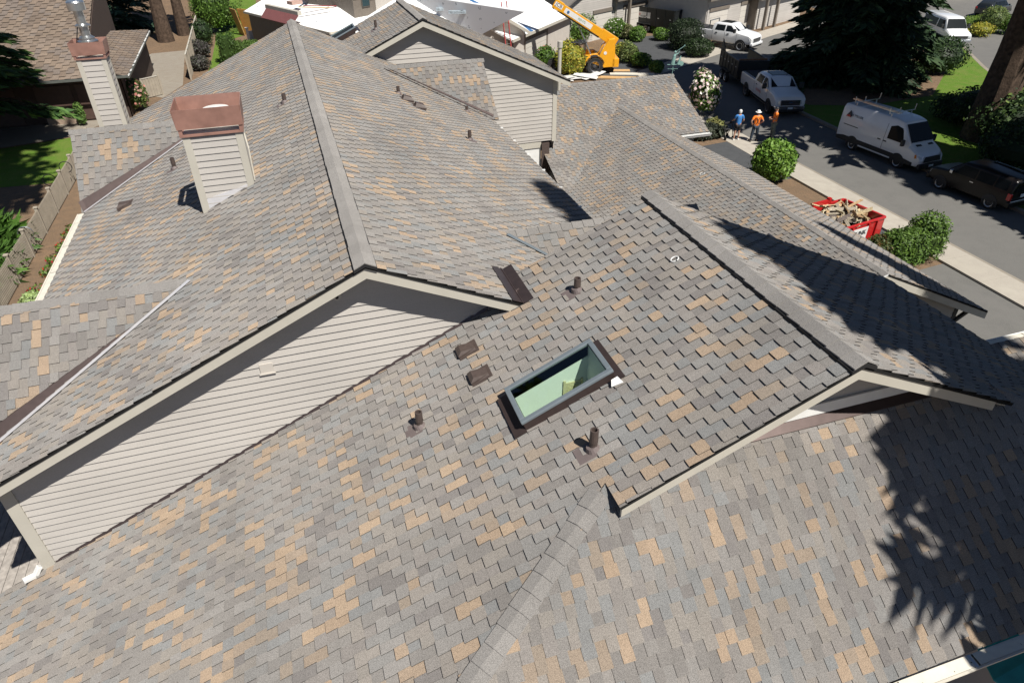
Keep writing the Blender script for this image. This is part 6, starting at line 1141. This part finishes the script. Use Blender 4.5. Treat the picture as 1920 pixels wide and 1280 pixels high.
# ================================================================== PEOPLE
M_SKIN = mat('skin', (.42, .24, .17), .6, 0, .05, 10.)
def skin_obj(name, verts, edges, rad, m, parent, levels=2):
    me = bpy.data.meshes.new(name); me.from_pydata(verts, edges, []); me.update(); me.materials.append(m); o = link(bpy.data.objects.new(name, me)); o.parent = parent
    md = o.modifiers.new('skin', 'SKIN'); md.use_smooth_shade = True
    sv = me.skin_vertices[0].data if me.skin_vertices else None
    if sv is None:
        bm = bmesh.new(); bm.from_mesh(me); bm.verts.layers.skin.verify(); bm.to_mesh(me); bm.free(); sv = me.skin_vertices[0].data
    for k, r_ in enumerate(rad): sv[k].radius = (r_, r_) if not isinstance(r_, tuple) else r_; sv[k].use_root = (k == 0)
    ss = o.modifiers.new('sub', 'SUBSURF'); ss.levels = levels; ss.render_levels = levels; return o
def person(label, loc, rz, shirt, legs_m, hat, arms, long_legs=True, stance=.1, h=1.75, shoes=None, lean=0., hair=None, turn=0.):
    """x right, y forward; arms: two lists (shoulder is fixed) of elbow and wrist positions"""
    o = empty('person', loc, rz, label, 'person'); s = h/1.75; v = []; e = []; r = []
    def add(p, rad, par=None):
        v.append(tuple(c*s for c in p)); r.append(tuple(k*s for k in rad) if isinstance(rad, tuple) else rad*s)
        if par is not None: e.append((par, len(v)-1))
        return len(v)-1
    pel = add((0, 0, .93), (.155, .11)); wst = add((0, lean*.3, 1.08), (.14, .10), pel); chs = add((0, lean*.6, 1.28), (.165, .115), wst); nb = add((0, lean, 1.45), (.09, .075), chs); nk = add((0, lean, 1.52), .055, nb); hd1 = add((0, lean+.01, 1.60), (.070, .085), nk); hd2 = add((0, lean+.02, 1.68), (.076, .095), hd1); add((0, lean+.015, 1.735), (.05, .065), hd2)
    hands = []
    for sx, (el, wr) in zip((-1, 1), arms):
        sh = add((sx*.19, lean*.8, 1.415), .062, nb); a = add(el, .044, sh); w1 = add(wr, .030, a); d = (Vector(wr)-Vector(el)).normalized(); p1 = add(tuple(Vector(wr)+d*.05), (.040, .022), w1); sd = d.cross(Vector((0, 1, 0))).normalized(); hands.append((Vector(wr)+d*.09, d, sd))
        for k, (off, ln) in enumerate(((-.03, .065), (-.01, .078), (.011, .072), (.03, .055))):
            b = Vector(wr)+d*.085+sd*off; f1 = add(tuple(b), .010, p1); add(tuple(b+d*ln*.6+Vector((0, .012, 0))), .009, f1)
        t0 = add(tuple(Vector(wr)+d*.035+sd*.035+Vector((0, .015, 0))), .011, p1); add(tuple(Vector(wr)+d*.075+sd*.055+Vector((0, .03, 0))), .009, t0)
    kn = []
    for sx in (-1, 1):
        hp = add((sx*.10, 0, .86), .095, pel); k_ = add((sx*(.10+stance*.4), .02*sx, .49), .062, hp); an = add((sx*(.10+stance*.8), -.01+.03*sx, .09), .040, k_); add((sx*(.11+stance*.85), .10+.03*sx, .035), (.04, .03), an); kn.append((hp, k_, an))
    skin_obj('body', v, e, r, M_SKIN, o)
    # clothing follows the same joints, slightly wider
    g = 1.12; tv = [v[pel], v[wst], v[chs], v[nb]]; tv[0] = (0, 0, .84*s); te = [(0, 1), (1, 2), (2, 3)]; tr = [tuple(x*g for x in r[k]) for k in (pel, wst, chs, nb)]; tr[0] = (.182*s, .14*s)
    for sx, (el, wr) in zip((-1, 1), arms):
        shp = Vector((sx*.19, lean*.8, 1.415)); ee = shp.lerp(Vector(el), .72); i = len(tv); tv += [tuple(shp*s), tuple(ee*s)]; tr += [(.078*s, .078*s), (.066*s, .066*s)]; te += [(3, i), (i, i+1)]
    skin_obj('shirt', tv, te, tr, shirt, o)
    lv = [(0, 0, .93*s)]; le = []; lr = [(.155*s, .115*s)]
    for sx, (hp, k_, an) in zip((-1, 1), kn):
        i = len(lv); kp = Vector(v[k_]); ap = Vector(v[an]); lv += [v[hp], tuple(kp+(Vector(v[hp])-kp)*.12 if not long_legs else kp)]; lr += [(.112*s, .112*s), (.088*s, .088*s)]; le += [(0, i), (i, i+1)]
        if long_legs: lv.append(tuple(ap+Vector((0, 0, .0)))); lr.append((.062*s, .062*s)); le.append((i+1, i+2))
    skin_obj('trousers' if long_legs else 'shorts', lv, le, lr, legs_m, o)
    mb = MB()
    for (hp, k_, an) in kn: p = Vector(v[an]); mb.box(p.x-.048*s, p.x+.048*s, p.y-.07*s, p.y+.2*s, 0, .085*s)
    mb.build('shoes', shoes or M_PLAS, o, bevel=.03)
    Hm = Matrix.Translation((0, (lean+.015)*s, 1.665*s)) @ Matrix.Rotation(turn, 4, 'Z')
    mb = MB(); mb.lathe([(0, -.03), (.012, -.02), (.016, 0), (0, .035)], 8, Hm @ Matrix.Translation((0, .098*s, -.01))); 
    for sx in (-1, 1): mb.lathe([(0, -.03), (.014, -.01), (.016, .02), (0, .035)], 8, Hm @ Matrix.Translation((sx*.082*s, 0, -.005)))
    hd_ = mb.build('face', M_SKIN, o, True)
    mb = MB(); [mb.lathe([(0, -.008), (.009, 0), (0, .008)], 8, Hm @ Matrix.Translation((sx*.03*s, .092*s, .02))) for sx in (-1, 1)]; mb.box(-.022, .022, .088*s, .095*s, -.062, -.056, Hm); mb.build('eyes_and_mouth', M_PLAS, hd_)
    if hat == 'brim':
        mb = MB(); mb.lathe([(0, .125), (.06, .12), (.092, .09), (.1, .03), (.165, .015), (.17, .008), (.095, .012), (0, .012)], 22, Hm); mb.build('hat', M_WHT, o, True)
    elif hat == 'cap':
        mb = MB(); mb.lathe([(0, .11), (.06, .10), (.092, .06), (.098, .02), (0, .02)], 18, Hm); mb.prism([Hm @ Vector(p) for p in ((-.07, .06, .035), (-.05, .17, .025), (.05, .17, .025), (.07, .06, .035))][::-1], [Hm @ Vector(p) for p in ((-.07, .06, .022), (-.05, .17, .012), (.05, .17, .012), (.07, .06, .022))][::-1]); mb.build('cap', M_PLAS, o, True)
    else:
        mb = MB(); mb.lathe([(0, .115), (.06, .10), (.094, .05), (.097, 0), (.085, -.07), (.05, -.09), (0, -.09)], 18, Hm @ Matrix.Translation((0, -.018, 0))); mb.build('hair', hair or M_WHT, o, True)
    return o
BLUE_S = mat('blue_shirt', (.045, .20, .50), .8, 0, .1, 9.); ORG_S = mat('hi_vis_orange', (.95, .22, .015), .7, 0, .1, 9.); JEAN = mat('dark_jeans', (.022, .035, .055), .85, 0, .2, 12.); GREY_T = mat('grey_green_trousers', (.16, .18, .15), .85, 0, .15, 12.); BLK_S = mat('black_shorts', (.012, .012, .014), .8)
q1, q2, q3 = gr(1379, 262.5), gr(1412, 265.5), gr(1446, 260)
p1 = person('person in a blue tee shirt and black shorts with white hair, holding a walker', q1, -.25, BLUE_S, BLK_S, 'hair', [[(-.27, .10, 1.16), (-.27, .32, 1.05)], [(.28, -.02, 1.15), (.24, .16, 1.0)]], False, .06, 1.72, M_WHT)
p2 = person('person in an orange shirt with crossed braces, white brimmed hat and dark jeans', q2, -.2, ORG_S, JEAN, 'brim', [[(-.36, -.06, 1.18), (-.22, .06, .98)], [(.36, -.06, 1.18), (.22, .08, .98)]], True, .14, 1.76, turn=.15)
mb = MB()
for sx in (-1, 1): mb.bar((sx*.09, -.128, 1.42), (-sx*.08, -.142, 1.02), .03, .006, (0, -1, 0))
mb.build('braces', M_PLAS, p2)
p3 = person('person in an orange shirt, dark cap and grey trousers, standing side on', q3, 1.15, ORG_S, GREY_T, 'cap', [[(-.25, .04, 1.15), (-.10, .22, 1.12)], [(.25, .05, 1.15), (.10, .24, 1.16)]], True, .08, 1.8, turn=.3)
# walker with seat, in front of the person in blue
wk = empty('walker', gr(1362, 260), -.25+.3, 'black wheeled walker with a seat beside the person in blue', 'walker'); mb = MB()
for sx in (-.26, .26): mb.tube([(sx, -.22, .12), (sx, -.05, .55), (sx, .05, .92), (sx, -.12, .95)], .018, 6); mb.tube([(sx, .32, .12), (sx, .05, .6)], .018, 6)
mb.bar((-.26, .05, .56), (.26, .05, .56), .03, .03); mb.bar((-.26, .1, .9), (.26, .1, .9), .03, .03); mb.build('frame', M_PLAS, wk)
mb = MB(); mb.box(-.24, .24, -.1, .2, .54, .6); mb.build('seat', M_PLAS, wk, bevel=.02); mb = MB(); mb.box(-.2, .2, .2, .34, .3, .54); mb.build('basket', M_BLK, wk, bevel=.02); mb = MB(); mb.box(-.25, .25, .06, .14, .82, .95); mb.build('backrest', M_BLK, wk, bevel=.03)
for sx in (-.26, .26):
    for y in (-.22, .32): mb = MB(); mb.lathe([(0, -.02), (.1, -.02), (.1, .02), (0, .02)], 14, Matrix.Translation((sx, y, .1)) @ Matrix.Rotation(math.pi/2, 4, 'Y')); mb.build('wheel', M_TYRE, wk)
